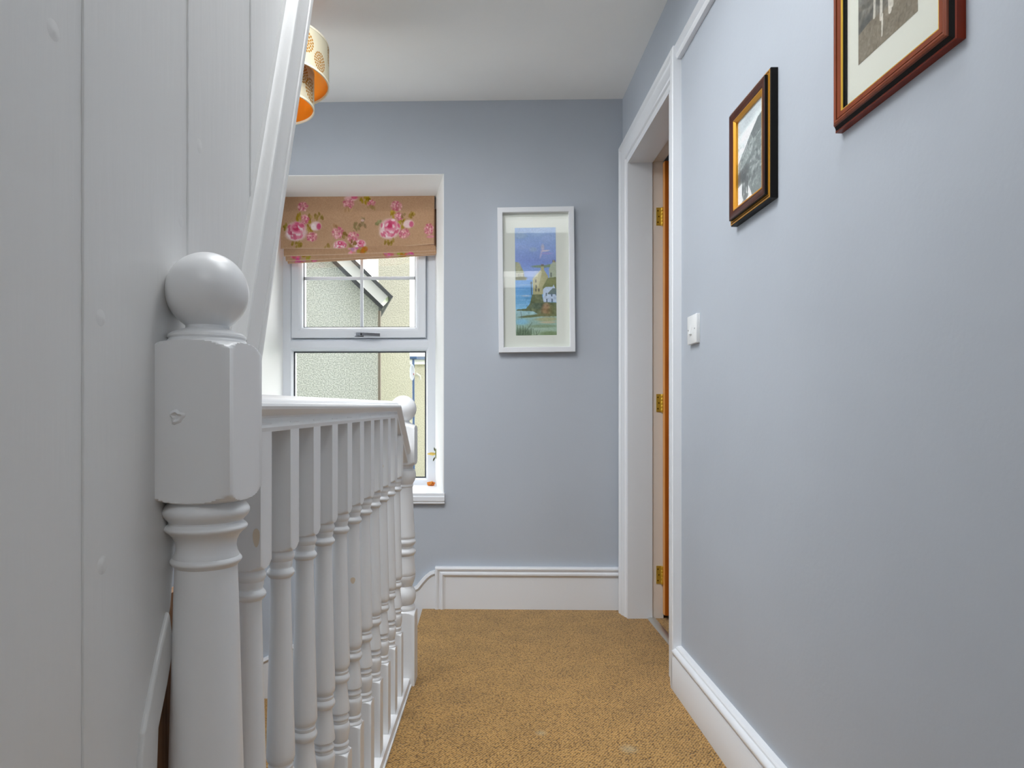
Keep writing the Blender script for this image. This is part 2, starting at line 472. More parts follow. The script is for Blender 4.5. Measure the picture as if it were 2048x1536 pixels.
# added unseen wall, tall and dark, keeps skylight off the neighbouring walls
tag(MB().box(-14, 14, 3.3, 3.68, ZC + 0.2, 8.0).box(-14, XS - 0.2, 3.3, 3.68, -3.2, ZC + 0.2).box(2.05, 14, 3.3, 3.68, -3.2, ZC + 0.2).box(0.85, 2.05, 3.5, 3.68, -3.2, ZC + 0.2).build('wall_sky_blocker', mat('dark_blocker', (110, 108, 102), 0.9)), kind='structure')
# room beyond the door
w = MB(); w.box(0.807, 2.0, 3.35, 3.5, 0, ZC); w.box(1.9, 2.05, YB, 3.5, 0, ZC); w.box(0.807, 2.0, 1.2, 1.3, 0, ZC)
tag(w.build('wall_beyond', M['wall']), kind='structure')

# ------------------------------------------------------------------ skirtings
prof = [(0, 0), (0, 0.030), (0.101, 0.030), (0.104, 0.028), (0.108, 0.0275), (0.110, 0.024), (0.112, 0.021)] + \
       [(0.1225 - 0.0105 * math.cos(math.radians(a)), 0.021 + 0.010 * math.sin(math.radians(a))) for a in (20, 60, 90, 120, 160)] + \
       [(0.1335, 0.0185), (0.138, 0.0175), (0.142, 0.013), (0.143, 0)]
# lateral = N x d : N=(-1,0,0), d=(0,1,0) -> (0,0,-1); so run the path towards the camera to get +z
s = MB(); s.sweep([(XR, 2.235, 0), (XR, YB, 0)], prof, (-1, 0, 0))
tag(s.build('baseboard_right', M['white'], smooth=35), kind='structure')
# back skirting: taller, with a panel mould that returns down its left end
uA = bw(1239, 1150)[0]; uBk = bw(871, 1150)[0]
s = MB()
s.box(uBk, uA, -0.020, 0, 0, 0.178)
mp = [(0, 0.0), (0, 0.026), (0.006, 0.029), (0.012, 0.028), (0.016, 0.024), (0.020, 0.023)] + [(0.031 - 0.009 * math.cos(math.radians(a)), 0.021 + 0.009 * math.sin(math.radians(a))) for a in (15, 60, 90, 120, 165)] + [(0.044, 0.021), (0.050, 0.0195), (0.05, 0.0)]
# N = -Y ; path from the floor up the left end and then right along the top; lateral must point inward (down/right)
s.sweep([(uA, 0, 0.193), (uBk, 0, 0.193)], mp, (0, -1, 0)) if False else None
mq = [(-u, v) for (u, v) in mp]
s.sweep([(uBk, 0, 0.0), (uBk, 0, 0.193), (uA, 0, 0.193)], mq, (0, -1, 0)) if False else None
def moulding(path, prof_, N):
    """sweep with the lateral direction flipped so that u grows to the right of the run"""
    s.sweep(path[::-1], prof_, N)
moulding([(uBk, 0, 0.0), (uBk, 0, 0.193), (uA, 0, 0.193)], mp, (0, -1, 0))
tag(s.build('baseboard_back', M['white'], smooth=35, xf=BACK), kind='structure')
# ramped skirting that follows the stairs down to the left
top = [(868, 1140), (860, 1143), (851, 1150), (842, 1160), (834, 1170), (815, 1181), (790, 1191), (720, 1224), (650, 1258), (590, 1287), (535, 1312), (470, 1344), (380, 1388)]
pts = [bw(*p) for p in top]
poly = [(p[0], -0.018, p[2]) for p in pts]
low = [(pts[-1][0], -0.018, pts[-1][2] - 0.45), (pts[4][0], -0.018, -0.40), (pts[0][0] + 0.012, -0.018, -0.02), (pts[0][0] + 0.012, -0.018, pts[0][2])]
s = MB(); s.prism(poly + low, (0, 0.018, 0))
cap = [(-0.001, 0), (-0.001, 0.022), (0.012, 0.026), (0.018, 0.022), (0.022, 0.018), (0.022, 0)]
s.sweep([(p[0], 0, p[2]) for p in pts][::-1][::-1], [(u, v) for (u, v) in cap], (0, -1, 0))
tag(s.build('baseboard_stair', M['white'], smooth=35, xf=BACK), kind='structure')

# ------------------------------------------------------------------ stairs going down
st = MB()
st.box(-0.62, -0.266, 2.33, 3.17, -0.6, -0.21); st.box(XS, -0.62, 2.33, 3.19, -0.8, -0.42)
for k in range(10):
    st.box(XS, -0.312, 2.33 - 0.22 * (k + 1), 2.33 - 0.22 * k, -0.9 - 0.2 * k if k < 8 else ZL, -0.62 - 0.19 * k)
tag(st.build('stair_flight', M['carpet']), kind='structure')

# ------------------------------------------------------------------ white boarded partition
def slopeY(z): return 1.037 + (z - 1.003) / 2.293
pw = MB()
GY = [-2.3, -2.171, -1.959, -1.748, -1.536, -1.325, -1.113, -0.902, -0.690, -0.479, -0.267, -0.056, 0.156, 0.368, 0.580, 0.788, 1.003, 1.215, 1.427, 1.66]
def board_outline(a, b_):
    """outline (y,z) of the strip a<y<b of the partition"""
    zlow = lambda y: 0.0 if y <= 0.70 else (0.57 if y < 0.7001 else (0.57 + (y - 0.70) / 0.045 * 0.12 if y < 0.745 else 0.93))
    zup = lambda y: ZC
    ys = sorted(set([a, b_] + [q for q in (0.70, 0.745, 0.79, 1.005) if a < q < b_]))
    bot = []; 
    for y in ys:
        if y <= 0.70: bot.append((y, 0.0))
        elif y <= 0.745: bot.append((y, 0.57 + (y - 0.70) / 0.045 * 0.12))
        elif y <= 0.79: bot.append((y, 0.69 + (y - 0.745) / 0.045 * 0.24))
        elif y <= 1.005: bot.append((y, 0.93))
        else: bot.append((y, 1.003 + (y - 1.037) * 2.293))
    out = []
    for (y, z) in bot:
        out.append((y, z))
        if abs(y - 0.70) < 1e-6: out.append((y, 0.57))
    if abs(a - 0.70) < 1e-6: out = out[1:]
    return out + [(b_, ZC), (a, ZC)]
for i in range(len(GY) - 1):
    a, b_ = GY[i] + 0.0004, GY[i + 1] - 0.0004
    if a >= 1.60: break
    b_ = min(b_, slopeY(ZC) - 0.002)
    if b_ <= a + 0.003: break
    o = board_outline(a, b_)
    pw.prism([(XP, y, z) for (y, z) in o], (-0.018, 0, 0))
pw.prism([(XP - 0.005, y, z) for (y, z) in board_outline(YB, 1.60)], (-0.012, 0, 0))
for gy in GY[1:-2]:
    zl = board_outline(gy, gy + 0.001)[0][1]
    if gy > 1.2: zl = 1.003 + (gy - 1.037) * 2.293 + 0.01
    nb = 150; zz = [max(zl, 0) + (ZC - max(zl, 0)) * k / nb for k in range(nb + 1)]
    pw.tube([(XP - 0.0001, gy + random.uniform(-0.0002, 0.0002), z) for z in zz], [random.uniform(0.0016, 0.0025) for z in zz], 8)
o = pw.build('wall_left', M['panel'], smooth=40); tag(o, kind='structure')
bv = o.modifiers.new('bevel', 'BEVEL'); bv.width = 0.0007; bv.segments = 1; bv.limit_method = 'ANGLE'; bv.angle_limit = math.radians(50)
# raking trim board along its sloping edge
tr = MB()
tp = [(0, -0.03), (0, 0.010), (0.012, 0.0125), (0.020, 0.0125), (0.0215, 0.0075), (0.0265, 0.0075), (0.028, 0.0125), (0.032, 0.0135), (0.036, 0.0125), (0.099, 0.0125), (0.1005, 0.019)] + \
     [(0.107 - 0.0065 * math.cos(math.radians(a)), 0.0165 + 0.008 * math.sin(math.radians(a))) for a in (20, 60, 90, 120, 160)] + [(0.1135, 0.012), (0.118, 0.006), (0.118, 0.0)]
tp = [(u, v) for (u, v) in tp] + [(0.012, 0.0), (0.012, -0.03)]
pth = [(XP, slopeY(0.955), 0.955), (XP, slopeY(ZC), ZC)]
tr.sweep(pth, tp, (1, 0, 0))
tag(tr.build('trim_2', M['panel'], smooth=35), kind='structure')
# short capping where the boarding is cut back beside the newel, bare wood behind it
tc_ = MB()
XQ = XP + 0.005
def ppl(px, py): return (XQ, -XQ * FPX / (VX - px), H - (py - VY) * -XQ / (VX - px))
tp3 = [(341, 1222), (349, 1290), (336, 1370), (319, 1455), (316, 1545), (282, 1545), (289, 1468), (304, 1390), (318, 1320), (331, 1262)]
tc_.prism([ppl(*p) for p in tp3], (-0.016, 0, 0))
o = tc_.build('trim_3', M['panel']); tag(o, kind='structure')
bv = o.modifiers.new('bevel', 'BEVEL'); bv.width = 0.003; bv.segments = 3
tag(MB().box(XP - 0.017, XP - 0.006, 0.6995, 0.83, 0.0, 0.70).build('trim_4', M['brown']), kind='structure')

# ------------------------------------------------------------------ picture rail and door casing
pr = [(0, 0), (0, 0.014), (0.007, 0.018), (0.014, 0.018), (0.018, 0.012), (0.028, 0.011), (0.032, 0.016), (0.040, 0.022), (0.047, 0.020), (0.050, 0.012), (0.050, 0)]
s = MB(); s.sweep([(XR, 2.235, 2.052), (XR, YB, 2.052)], pr, (-1, 0, 0))
tag(s.build('trim_5', M['white'], smooth=35), kind='structure')

dr = empty('door_1', (XR, 2.67, 0)); tag(dr, kind='structure')
cp = [(0, 0), (0, 0.027), (0.004, 0.030), (0.020, 0.030), (0.024, 0.026), (0.028, 0.024), (0.034, 0.026), (0.042, 0.025), (0.062, 0.016), (0.066, 0.017), (0.074, 0.017), (0.078, 0.011), (0.094, 0.0095), (0.098, 0.0085), (0.098, 0)]
s = MB()
s.sweep([(XR, 2.228, 0), (XR, 2.228, 2.095), (XR, 3.096, 2.095), (XR, 3.096, 0)], [(-u, v) for (u, v) in cp] if False else cp, (1, 0, 0)) if False else None
path = [(XR, 2.228, 0), (XR, 2.228, 2.095), (XR, 3.096, 2.095), (XR, 3.096, 0)]
# with N=(-1,0,0) going up the near leg lateral is +y (towards the opening): N x d = (-1,0,0)x(0,0,1) = (0,1,0)
s.sweep(path, cp, (-1, 0, 0))
s.build('casing', M['white'], dr, 35)
l = MB()
l.box(XR - 0.0086, 0.757, YD1 - 0.0024, YD1 + 0.02, 0, ZD); l.box(XR - 0.0086, 0.757, 2.318, YD0, 0, ZD); l.box(XR - 0.0086, 0.757, 2.318, YD1 + 0.02, ZD - 0.002, ZD + 0.02)
l.build('jamb', M['white'], dr)
l = MB()
l.box(0.7585, 0.807, YD1 + 0.004, YD1 + 0.025, 0, ZD + 0.006); l.box(0.7585, 0.807, 2.31, YD0 - 0.006, 0, ZD + 0.006); l.box(0.7585, 0.807, 2.31, YD1 + 0.025, ZD + 0.006, ZD + 0.025)
l.build('rebate', mat('warm_white_rebate', (222, 216, 208), 0.4), dr)
lf = MB(); lf.box(0.804, 1.42, 2.9665, 3.0, 0.022, ZD - 0.004, 0.0015)
leaf = lf.build('door_leaf', M['door'], dr, 35)
MB().box(0.8025, 0.8045, 2.968, 2.9985, 0.0225, ZD - 0.0045).build('leaf_edge', M['door_edge'], leaf)
for z in (1.722, 0.905, 0.152):
    h = MB()
    h.box(0.775, 0.8, YD1 + 0.001, YD1 + 0.0045, z, z + 0.078)
    for k in range(5):
        h.lathe([(0.0052, 0), (0.0058, 0.001), (0.0058, 0.0138), (0.0052, 0.0148)], (0.7995, YD1 - 0.003, z + 0.0008 + k * 0.0154), 14)
    h.lathe([(0.002, -0.004), (0.0045, -0.002), (0.0045, 0.0)], (0.7995, YD1 - 0.003, z), 12)
    hg = h.build('hinge', M['brass'], dr, 40)
    sc = MB()
    for k, zz in enumerate((0.014, 0.039, 0.064)):
        x = 0.782 if k % 2 == 0 else 0.786
        sc.tube([(x, YD1 + 0.0016, z + zz), (x, YD1 - 0.0002, z + zz)], [0.0034, 0.0026], 10)
    sc.build('screws', mat('dark_brass', (110, 84, 30), 0.4, 1.0), hg)
# metal carpet strip in the doorway
s = MB(); s.sweep([(0.752, 3.01, 0), (0.752, 2.335, 0)], [(-0.018, 0), (-0.018, 0.002), (-0.008, 0.006), (0.008, 0.006), (0.018, 0.002), (0.018, 0)], (0, 0, 1))
tag(s.build('threshold_strip', M['alu'], smooth=50), 'metal carpet strip across the floor of the open doorway', 'threshold strip')

# ================================================================== WINDOW
win = empty('window_1', BACK @ Vector(((uLi + uRi) / 2, WT, zs))); tag(win, kind='structure')
def wb(px, py, d=0.0): return bw(px, py, WT + d)
def P(px): return wb(px, 700)[0]
def Z(py): return wb(720, py)[2]
# outer frame with chamfered inner edge
def framesweep(mb, u0, u1, z0, z1, prof_):
    # clockwise seen from the room: N=-w ; lateral points inward
    mb.sweep([(u1, WT, z0), (u1, WT, z1), (u0, WT, z1), (u0, WT, z0)], prof_, (0, -1, 0), closed=True)
zf0 = Z(977); zf1 = zt
f = MB()
fp = [(0.0, -0.07), (0.0, 0.0), (0.035, 0.0), (0.044, -0.003), (0.050, -0.012), (0.054, -0.022), (0.054, -0.07)]
fu0, fu1 = uLi, uRi
framesweep(f, fu0, fu1, zf0, zf1, fp)
zt0, zt1 = Z(702), Z(676)
f.sweep([(fu0 + 0.04, WT, (zt0 + zt1) / 2), (fu1 - 0.04, WT, (zt0 + zt1) / 2)], [(-0.034, -0.07), (-0.034, -0.022), (-0.029, -0.011), (-0.022, -0.003), (-0.016, 0), (0.016, 0), (0.022, -0.003), (0.029, -0.011), (0.034, -0.022), (0.034, -0.07)], (0, -1, 0))
f.build('window_frame', M['upvc'], win, 25, xf=BACK)
# opening top sash
su0, su1 = fu0 + 0.052, fu1 - 0.052; sz0 = Z(676); sz1 = zf1 - 0.045
f = MB()
sp = [(0.0, -0.06), (0.0, 0.012), (0.003, 0.016), (0.036, 0.016), (0.043, 0.012), (0.052, 0.002), (0.056, -0.008), (0.056, -0.06)]
framesweep(f, su0, su1, sz0, sz1, sp)
sash = f.build('sash', M['upvc'], win, 25, xf=BACK)
g = MB()
gp = [(0.0555, -0.012), (0.0595, -0.012), (0.0595, -0.02), (0.0555, -0.02)]
framesweep(g, su0, su1, sz0, sz1, gp)
g.build('sash_gasket', M['gasket'], sash, xf=BACK)
gl = MB(); gl.box(su0 + 0.056, su1 - 0.056, WT + 0.02, WT + 0.024, sz0 + 0.056, sz1 - 0.056)
gl.build('sash_pane', M['glass'], sash, xf=BACK)
mu = MB()
uM = P(721.5); zM = Z(554.5)
mu.box(uM - 0.0085, uM + 0.0085, WT + 0.026, WT + 0.032, sz0 + 0.05, sz1 - 0.05, 0.002)
mu.box(su0 + 0.05, su1 - 0.05, WT + 0.0265, WT + 0.0315, zM - 0.009, zM + 0.009, 0.002)
mu.build('glazing_bar', M['upvc'], sash, 40, xf=BACK)
# fixed lower pane
g = MB()
lu0, lu1, lz0, lz1 = fu0 + 0.054, fu1 - 0.054, zf0 + 0.054, zt0 - 0.001
framesweep(g, lu0, lu1, lz0, lz1, [(-0.003, -0.03), (-0.003, -0.022), (0.006, -0.022), (0.006, -0.03)])
g.build('pane_gasket', M['gasket'], win, xf=BACK)
gl = MB(); gl.box(lu0 + 0.003, lu1 - 0.003, WT + 0.028, WT + 0.032, lz0 + 0.003, lz1 - 0.003)
gl.build('fixed_pane', M['glass'], win, xf=BACK)
# handle
hu, hz = P(727), Z(671)
h = MB()
h.box(hu - 0.042, hu + 0.005, WT - 0.026, WT - 0.016, hz - 0.010, hz + 0.011, 0.003)
h.tube([(hu - 0.012, WT - 0.024, hz + 0.001), (hu - 0.012, WT - 0.046, hz + 0.001)], [0.009, 0.008], 16)
h.sweep([(hu - 0.028, WT - 0.044, hz + 0.003), (hu + 0.03, WT - 0.046, hz + 0.001), (hu + 0.092, WT - 0.040, hz - 0.002)], [(-0.006, -0.007), (-0.006, 0.007), (0.0, 0.009), (0.006, 0.007), (0.006, -0.007)], (0, 0, 1))
hd = h.build('window_handle', M['chrome'], sash, 40, xf=BACK); 
MB().tube([(hu - 0.002, WT - 0.052, hz + 0.001), (hu - 0.002, WT - 0.0535, hz + 0.001)], 0.0045, 14).build('lock_button', M['black'], sash, 40, xf=BACK)
# sill board with moulded nose
sl = MB()
xN = bw(889.5, 1000)[0]
nose = [(0.0, 0.0), (0.016, 0.0), (0.016, -0.012), (0.018, -0.014), (0.022, -0.016), (0.022, -0.034), (0.019, -0.037), (0.019, -0.046), (0.012, -0.050), (0.0, -0.050)]
sl.prism([(uL + 0.003, 0.002, zs - 0.012), (uR - 0.003, 0.002, zs - 0.012), (uRi, WT, zs - 0.012), (uLi, WT, zs - 0.012)], (0, 0, 0.014))
V = []
for u in (uL - 0.012, xN):
    for (dy, dz) in nose: V.append((u, -dy, zs + 0.003 + dz))
n = len(nose)
sl.add(V, [(i, (i + 1) % n, n + (i + 1) % n, n + i) for i in range(n)] + [tuple(range(n)), tuple(range(2 * n - 1, n - 1, -1))])
sl.build('window_sill', M['white'], win, 35, xf=BACK)

# ------------------------------------------------------------------ roman blind
bl = empty('roman_blind', BACK @ Vector(((uLi + uRi) / 2, WT - 0.06, 1.99)))
tag(bl, 'brown roman blind printed with pink roses, gathered up at the top of the window', 'blind')
CW, CH = 430, 160
cv = Canvas(CW, CH, (194, 156, 123))
kx, ky = CW / 1880.0, CH / 900.0        # canvas pixels per pixel of the close-up (origin 50,60 there)
def X_(x): return (x - 50) * kx
def Y_(y): return (y - 62) * ky
def blob(x, y, rx, ry, col, al=0.9, soft=0.5, rot=0): cv.ell(X_(x), Y_(y), rx * kx, ry * ky, col, al, soft, rot)
def leafs(x, y, rx, ry, n=9, col=(150, 128, 40)):
    for k in range(n):
        a, q = RNG.uniform(0, 6.28), RNG.uniform(0, 1) ** 0.6
        cc = np.array(col) + RNG.normal(0, 16)
        blob(x + rx * q * math.cos(a), y + ry * q * math.sin(a), RNG.uniform(9, 17), RNG.uniform(16, 34), cc, 0.75, 0.5, RNG.uniform(-35, 35))
def bud(x, y, rx, ry):
    blob(x, y, rx, ry, (214, 140, 150), 0.75, 0.5)
    for k in range(int(10 + rx * ry / 160)):
        a, q = RNG.uniform(0, 6.28), RNG.uniform(0, 1) ** 0.5
        cc = [(206, 92, 128), (240, 196, 198), (196, 104, 120), (230, 166, 172)][k % 4]
        blob(x + rx * q * math.cos(a), y + ry * q * math.sin(a), RNG.uniform(6, 13), RNG.uniform(8, 18), cc, 0.8, 0.5, RNG.uniform(-60, 60))
def rose(x, y, rx, ry):
    blob(x, y, rx, ry, (232, 196, 200), 0.95, 0.3)
    blob(x - rx * 0.25, y + ry * 0.45, rx * 0.7, ry * 0.45, (244, 224, 226), 0.8, 0.6)
    blob(x + rx * 0.1, y - ry * 0.35, rx * 0.62, ry * 0.55, (226, 120, 150), 0.9, 0.5)
    blob(x, y - ry * 0.35, rx * 0.3, ry * 0.3, (206, 62, 104), 0.95, 0.6)
    for k in range(26):
        a = RNG.uniform(0, 6.28); q = RNG.uniform(0.35, 0.95)
        cc = [(216, 92, 128), (248, 232, 232), (224, 140, 160), (206, 84, 116)][k % 4]
        blob(x + rx * q * math.cos(a), y + ry * q * math.sin(a), rx * 0.10, ry * 0.24, cc, 0.75, 0.5, math.degrees(a) + 90 + RNG.uniform(-20, 20) - 90)
    blob(x + rx * 0.1, y + ry * 0.62, rx * 0.35, ry * 0.18, (222, 110, 140), 0.7, 0.6)
leafs(270, 340, 45, 60, 8, (168, 140, 40)); leafs(100, 460, 35, 45, 8, (146, 130, 40)); leafs(395, 480, 55, 95, 14, (160, 134, 40))
leafs(520, 330, 60, 45, 8, (150, 128, 60)); leafs(245, 700, 85, 36, 12, (150, 126, 46)); leafs(400, 330, 30, 50, 6, (140, 110, 50))
bud(315, 200, 60, 62); bud(345, 375, 48, 58); rose(240, 530, 130, 125); bud(430, 600, 66, 62)
blob(480, 460, 66, 60, (236, 206, 208), 0.95, 0.4); blob(515, 465, 26, 42, (206, 80, 120), 0.9, 0.5); blob(450, 470, 30, 45, (248, 234, 232), 0.8, 0.5)
# top centre
blob(900, 95, 75, 40, (238, 200, 204), 0.9, 0.5); blob(945, 80, 40, 26, (206, 84, 120), 0.8, 0.5); bud(875, 160, 65, 66); leafs(1090, 110, 70, 50, 16, (158, 132, 20)); bud(1150, 165, 50, 42); leafs(1150, 215, 60, 40, 7, (170, 140, 90)); leafs(880, 235, 60, 26, 7, (188, 150, 110))
# middle
bud(745, 550, 72, 72); leafs(720, 470, 40, 30, 5, (180, 140, 100)); leafs(830, 590, 40, 40, 6, (140, 112, 56)); leafs(960, 490, 45, 60, 9, (150, 134, 90)); leafs(1050, 430, 36, 60, 8, (140, 120, 84)); blob(1048, 390, 20, 18, (226, 190, 184), 0.8)
rose(775, 710, 80, 60); bud(935, 620, 70, 80); rose(1020, 705, 70, 60); leafs(925, 710, 45, 55, 9, (150, 120, 70)); rose(930, 785, 95, 36); leafs(620, 730, 30, 30, 4, (160, 132, 70))
leafs(1095, 785, 60, 30, 9, (158, 134, 30))
# right
leafs(1245, 430, 36, 55, 9, (140, 136, 90)); leafs(1430, 310, 36, 60, 9, (170, 140, 40)); bud(1460, 205, 66, 70); bud(1490, 345, 48, 52); leafs(1550, 330, 36, 36, 5, (150, 124, 80)); leafs(1660, 340, 55, 40, 8, (158, 130, 54)); leafs(1525, 470, 45, 90, 14, (158, 132, 40))
rose(1380, 510, 125, 135); blob(1610, 455, 66, 56, (240, 210, 212), 0.95, 0.4); blob(1645, 460, 26, 40, (206, 92, 128), 0.9, 0.5); bud(1555, 585, 66, 66); leafs(1395, 695, 80, 40, 12, (150, 124, 50)); bud(1860, 545, 56, 76); blob(1880, 650, 50, 20, (220, 140, 160), 0.8)
cv.noise(1.2, 5); cv.noise(40, 2)
M['blind'] = printed('printed_blind_fabric', 0.9, 0.1, 0.15)
wbz = -0.052
def bpx(px, py): return bw(px, py, WT + wbz)
def front(i, j):
    # measured outline of the front flap: top edge and sagging hem
    pxl = 563 + i * (869 - 563); 
    top = 391.5 + 1.5 * (1 - i)
    hem = 498.5 + 16 * i * (1 - i) - 9.0 * i + 3 * math.sin(i * math.pi) * 0
    y = top + j * (hem - top)
    u, w_, z = bpx(pxl, y)
    bulge = 0.006 * math.sin(math.pi * j) + 0.010 * j * j + 0.003 * math.sin(7 * i) * j
    return (u, w_ - bulge, z)
cvf = Canvas(CW, 125, (0, 0, 0)); cvf.a = cv.a[:125].copy(); cvf.mix((cvf.y > 121.5) * 0.6, (210, 178, 150))
# front flap: sheet with a turned hem at the bottom
def front2(i, j):
    return front(i, j)
fr = print_grid('front_panel', cvf, front2, M['blind'], bl, BACK, 60)
sm = fr.modifiers.new('thick', 'SOLIDIFY'); sm.thickness = 0.0018; sm.offset = 1
# three stacked folds below
def foldprint(shift, marks):
    c_ = Canvas(330, 14, (186, 148, 116))
    for (x, col, wd) in marks:
        for k in range(int(wd * 1.4)):
            cc = np.array(col) + RNG.normal(0, 22, 3)
            c_.ell(x + RNG.normal(0, wd * 0.5), RNG.uniform(1, 13), 4, 3, cc, 0.8, 0.5)
    c_.mix((c_.y > 11.5) * 0.75, (214, 184, 158)); c_.noise(1.2, 4)
    return c_
pk, yl = (206, 104, 132), (160, 132, 40)
folds = [((569, 872), (500, 494), (513.5, 502.5), 0.006, [(150, (226, 150, 168), 10), (172, yl, 10)]),
         ((572, 873), (511, 501), (522.5, 507.5), 0.0, [(25, pk, 10), (48, yl, 7), (222, (206, 100, 120), 9), (255, yl, 6), (272, pk, 8)]),
         ((575, 871), (519.5, 505), (526.8, 509.5), -0.008, [(22, pk, 12), (38, pk, 6), (60, pk, 8), (225, pk, 8), (258, yl, 8)])]
for n_, (xs, yt_, yb_, dw, mk) in enumerate(folds):
    def ff(i, j, xs=xs, yt_=yt_, yb_=yb_, dw=dw):
        px = xs[0] + i * (xs[1] - xs[0])
        a = yt_[0] + i * (yt_[1] - yt_[0]) - 4; b2 = yb_[0] + i * (yb_[1] - yb_[0]) + 6 * i * (1 - i) * (0.6 if n_ < 2 else 0.3)
        u, w_, z = bw(px, a + j * (b2 - a), WT + wbz)
        return (u, w_ - dw - 0.006 * math.sin(math.pi * j), z)
    o = print_grid('fold', foldprint(n_, mk), ff, M['blind'], bl, BACK, 60)
    q = o.modifiers.new('thick', 'SOLIDIFY'); q.thickness = 0.002; q.offset = 1
ul, ur = bpx(564, 400)[0], bpx(870, 400)[0]
MB().box(ul + 0.004, ur - 0.004, WT - 0.048, WT - 0.018, 1.962, 1.992, 0.002).build('headrail', mat('white_batten', (216, 208, 198), 0.6), bl, 40, xf=BACK)
# right-hand returned edge of the cloth
MB().prism([(ur - 0.003, WT - 0.066, 1.93), (ur + 0.006, WT - 0.03, 1.94), (ur + 0.010, WT - 0.03, 1.735), (ur - 0.001, WT - 0.072, 1.745)], (0.0015, 0.0005, 0)).build('side_hem', mat('brown_blind_hem', (128, 92, 66), 0.9), bl, xf=BACK)

# ------------------------------------------------------------------ small things in the window corner
def wing(mb, c_, dx, dz, th, n=8):
    """leaf-shaped blade from point c_ along (dx,dz) in the reveal corner"""
    d = Vector((dx[0], dx[1], dz)); side = Vector((0, 0, 1)).cross(d)
    if side.length < 1e-4: side = Vector((1, 0, 0))
    side.normalize(); side = side * 0.5 + d.cross(side).normalized() * 0.9
    L = []; R_ = []
    for k in range(n + 1):
        t_ = k / n; wd = th * math.sin(math.pi * min(1, 0.08 + t_ * 0.9)) 
        p = Vector(c_) + d * t_ + Vector((0, -0.003 * math.sin(math.pi * t_), 0))
        L.append(p + side * wd); R_.append(p - side * wd)
    Vv = L + R_; m_ = n + 1
    tk = Vector((0, 0.0012, 0))
    V2 = Vv + [p + tk for p in Vv]; q = len(Vv)
    Fv = [(k, k + 1, m_ + k + 1, m_ + k) for k in range(n)] + [(q + k, q + m_ + k, q + m_ + k + 1, q + k + 1) for k in range(n)]
    Fv += [(k, q + k, q + k + 1, k + 1) for k in range(n)] + [(m_ + k, m_ + k + 1, q + m_ + k + 1, q + m_ + k) for k in range(n)]
    Fv += [(0, m_, q + m_, q), (n, q + n, q + m_ + n, m_ + n)]
    mb.add(V2, Fv)
cpos = Vector(bw(871, 907, WT - 0.045))
cpos.x = uRi + (uR - uRi) * (0.045 / WT) - 0.010
orn = empty('insect_ornament', BACK @ cpos)
tag(orn, 'small yellow and green winged ornament clinging to the right window reveal', 'ornament')
gm = MB(); gm.tube([cpos + Vector((0.004, 0, 0.024)), cpos + Vector((0.006, -0.002, 0.006)), cpos + Vector((0.006, -0.002, -0.012)), cpos + Vector((0.004, 0, -0.026))], [0.002, 0.0045, 0.0042, 0.0012], 10)
gm.build('body', mat('olive_green', (120, 130, 60), 0.6), orn, 50, xf=BACK)
wm = MB(); wing(wm, cpos + Vector((0.002, -0.002, 0.0)), (-0.042, -0.004), -0.002, 0.008); wing(wm, cpos + Vector((0.002, -0.002, -0.004)), (-0.026, -0.006), -0.001, 0.006)
wm.build('yellow_wing', mat('pale_yellow', (236, 206, 110), 0.7), orn, 60, xf=BACK)
M['dolive'] = mat('dark_olive', (74, 78, 44), 0.7)
for (oz, dx_, dz_) in ((0.012, -0.004, 0.020), (-0.018, -0.010, -0.022)):
    wm = MB(); wing(wm, cpos + Vector((0.0, -0.002, oz)), (dx_, 0), dz_, 0.004)
    wm.build('dark_wing', M['dolive'], orn, 60, xf=BACK)
lp = Vector(bw(864, 970, WT - 0.03)); lp.z = zs + 0.006
lf_ = empty('dried_leaf', BACK @ Vector((lp.x, lp.y, zs + 0.002)))
tag(lf_, 'small curled orange leaf lying in the right corner of the window sill', 'leaf')
for k, (dx, dy, dz, th) in enumerate([(-0.024, -0.01, 0.014, 0.013), (0.018, -0.012, 0.012, 0.011), (-0.004, -0.020, 0.020, 0.012), (0.004, 0.004, 0.018, 0.011)]):
    q = MB(); wing(q, lp + Vector((0, -0.004, 0.0)), (dx, dy), dz, th)
    q.build('blade', mat('dry_orange', [(226, 140, 52), (196, 110, 34), (232, 158, 72), (206, 120, 44)][k], 0.75), lf_, 60, xf=BACK)
MB().lathe([(0.004, 0.012), (0.011, 0.009), (0.013, 0.004), (0.008, 0.0)], (lp.x, lp.y - 0.004, zs + 0.002), 14).build('curl', mat('dry_orange_dark', (186, 104, 36), 0.75), lf_, 60, xf=BACK)

# ================================================================== BALUSTRADE
bal = empty('balustrade', (-0.265, 1.5, 0))
tag(bal, 'white painted balustrade with ball-topped newels guarding the stairwell beside the landing carpet', 'balustrade')
def cx(y): return -0.3252 + 0.03 * y
ANG = -0.03
# newel posts -------------------------------------------------------------
NA = (-0.2997, 0.752)
half = 0.045
def scallop(zc, sq, up):
    """rows where the square block runs into the turning: corners cut by a shallow cone"""
    out = []
    for k in range(7):
        r_ = sq * (1.0 + 0.4143 * k / 6)
        out.append((r_, zc - up * 0.010 * (k / 6) ** 1.6))
    return out
def ballrows(zc, r, zjoin):
    rows = []
    for k in range(0, 25):
        a = math.radians(90 - k * 6.6)
        z = zc + r * math.sin(a)
        if z < zjoin: break
        rows.append((max(0.0005, r * math.cos(a)), z))
    return rows
def tor(zc, hz, r0, r1, n=7):
    return [(r0 + (r1 - r0) * math.sin(math.pi * k / n), zc + hz / 2 - hz * k / n) for k in range(n + 1)]

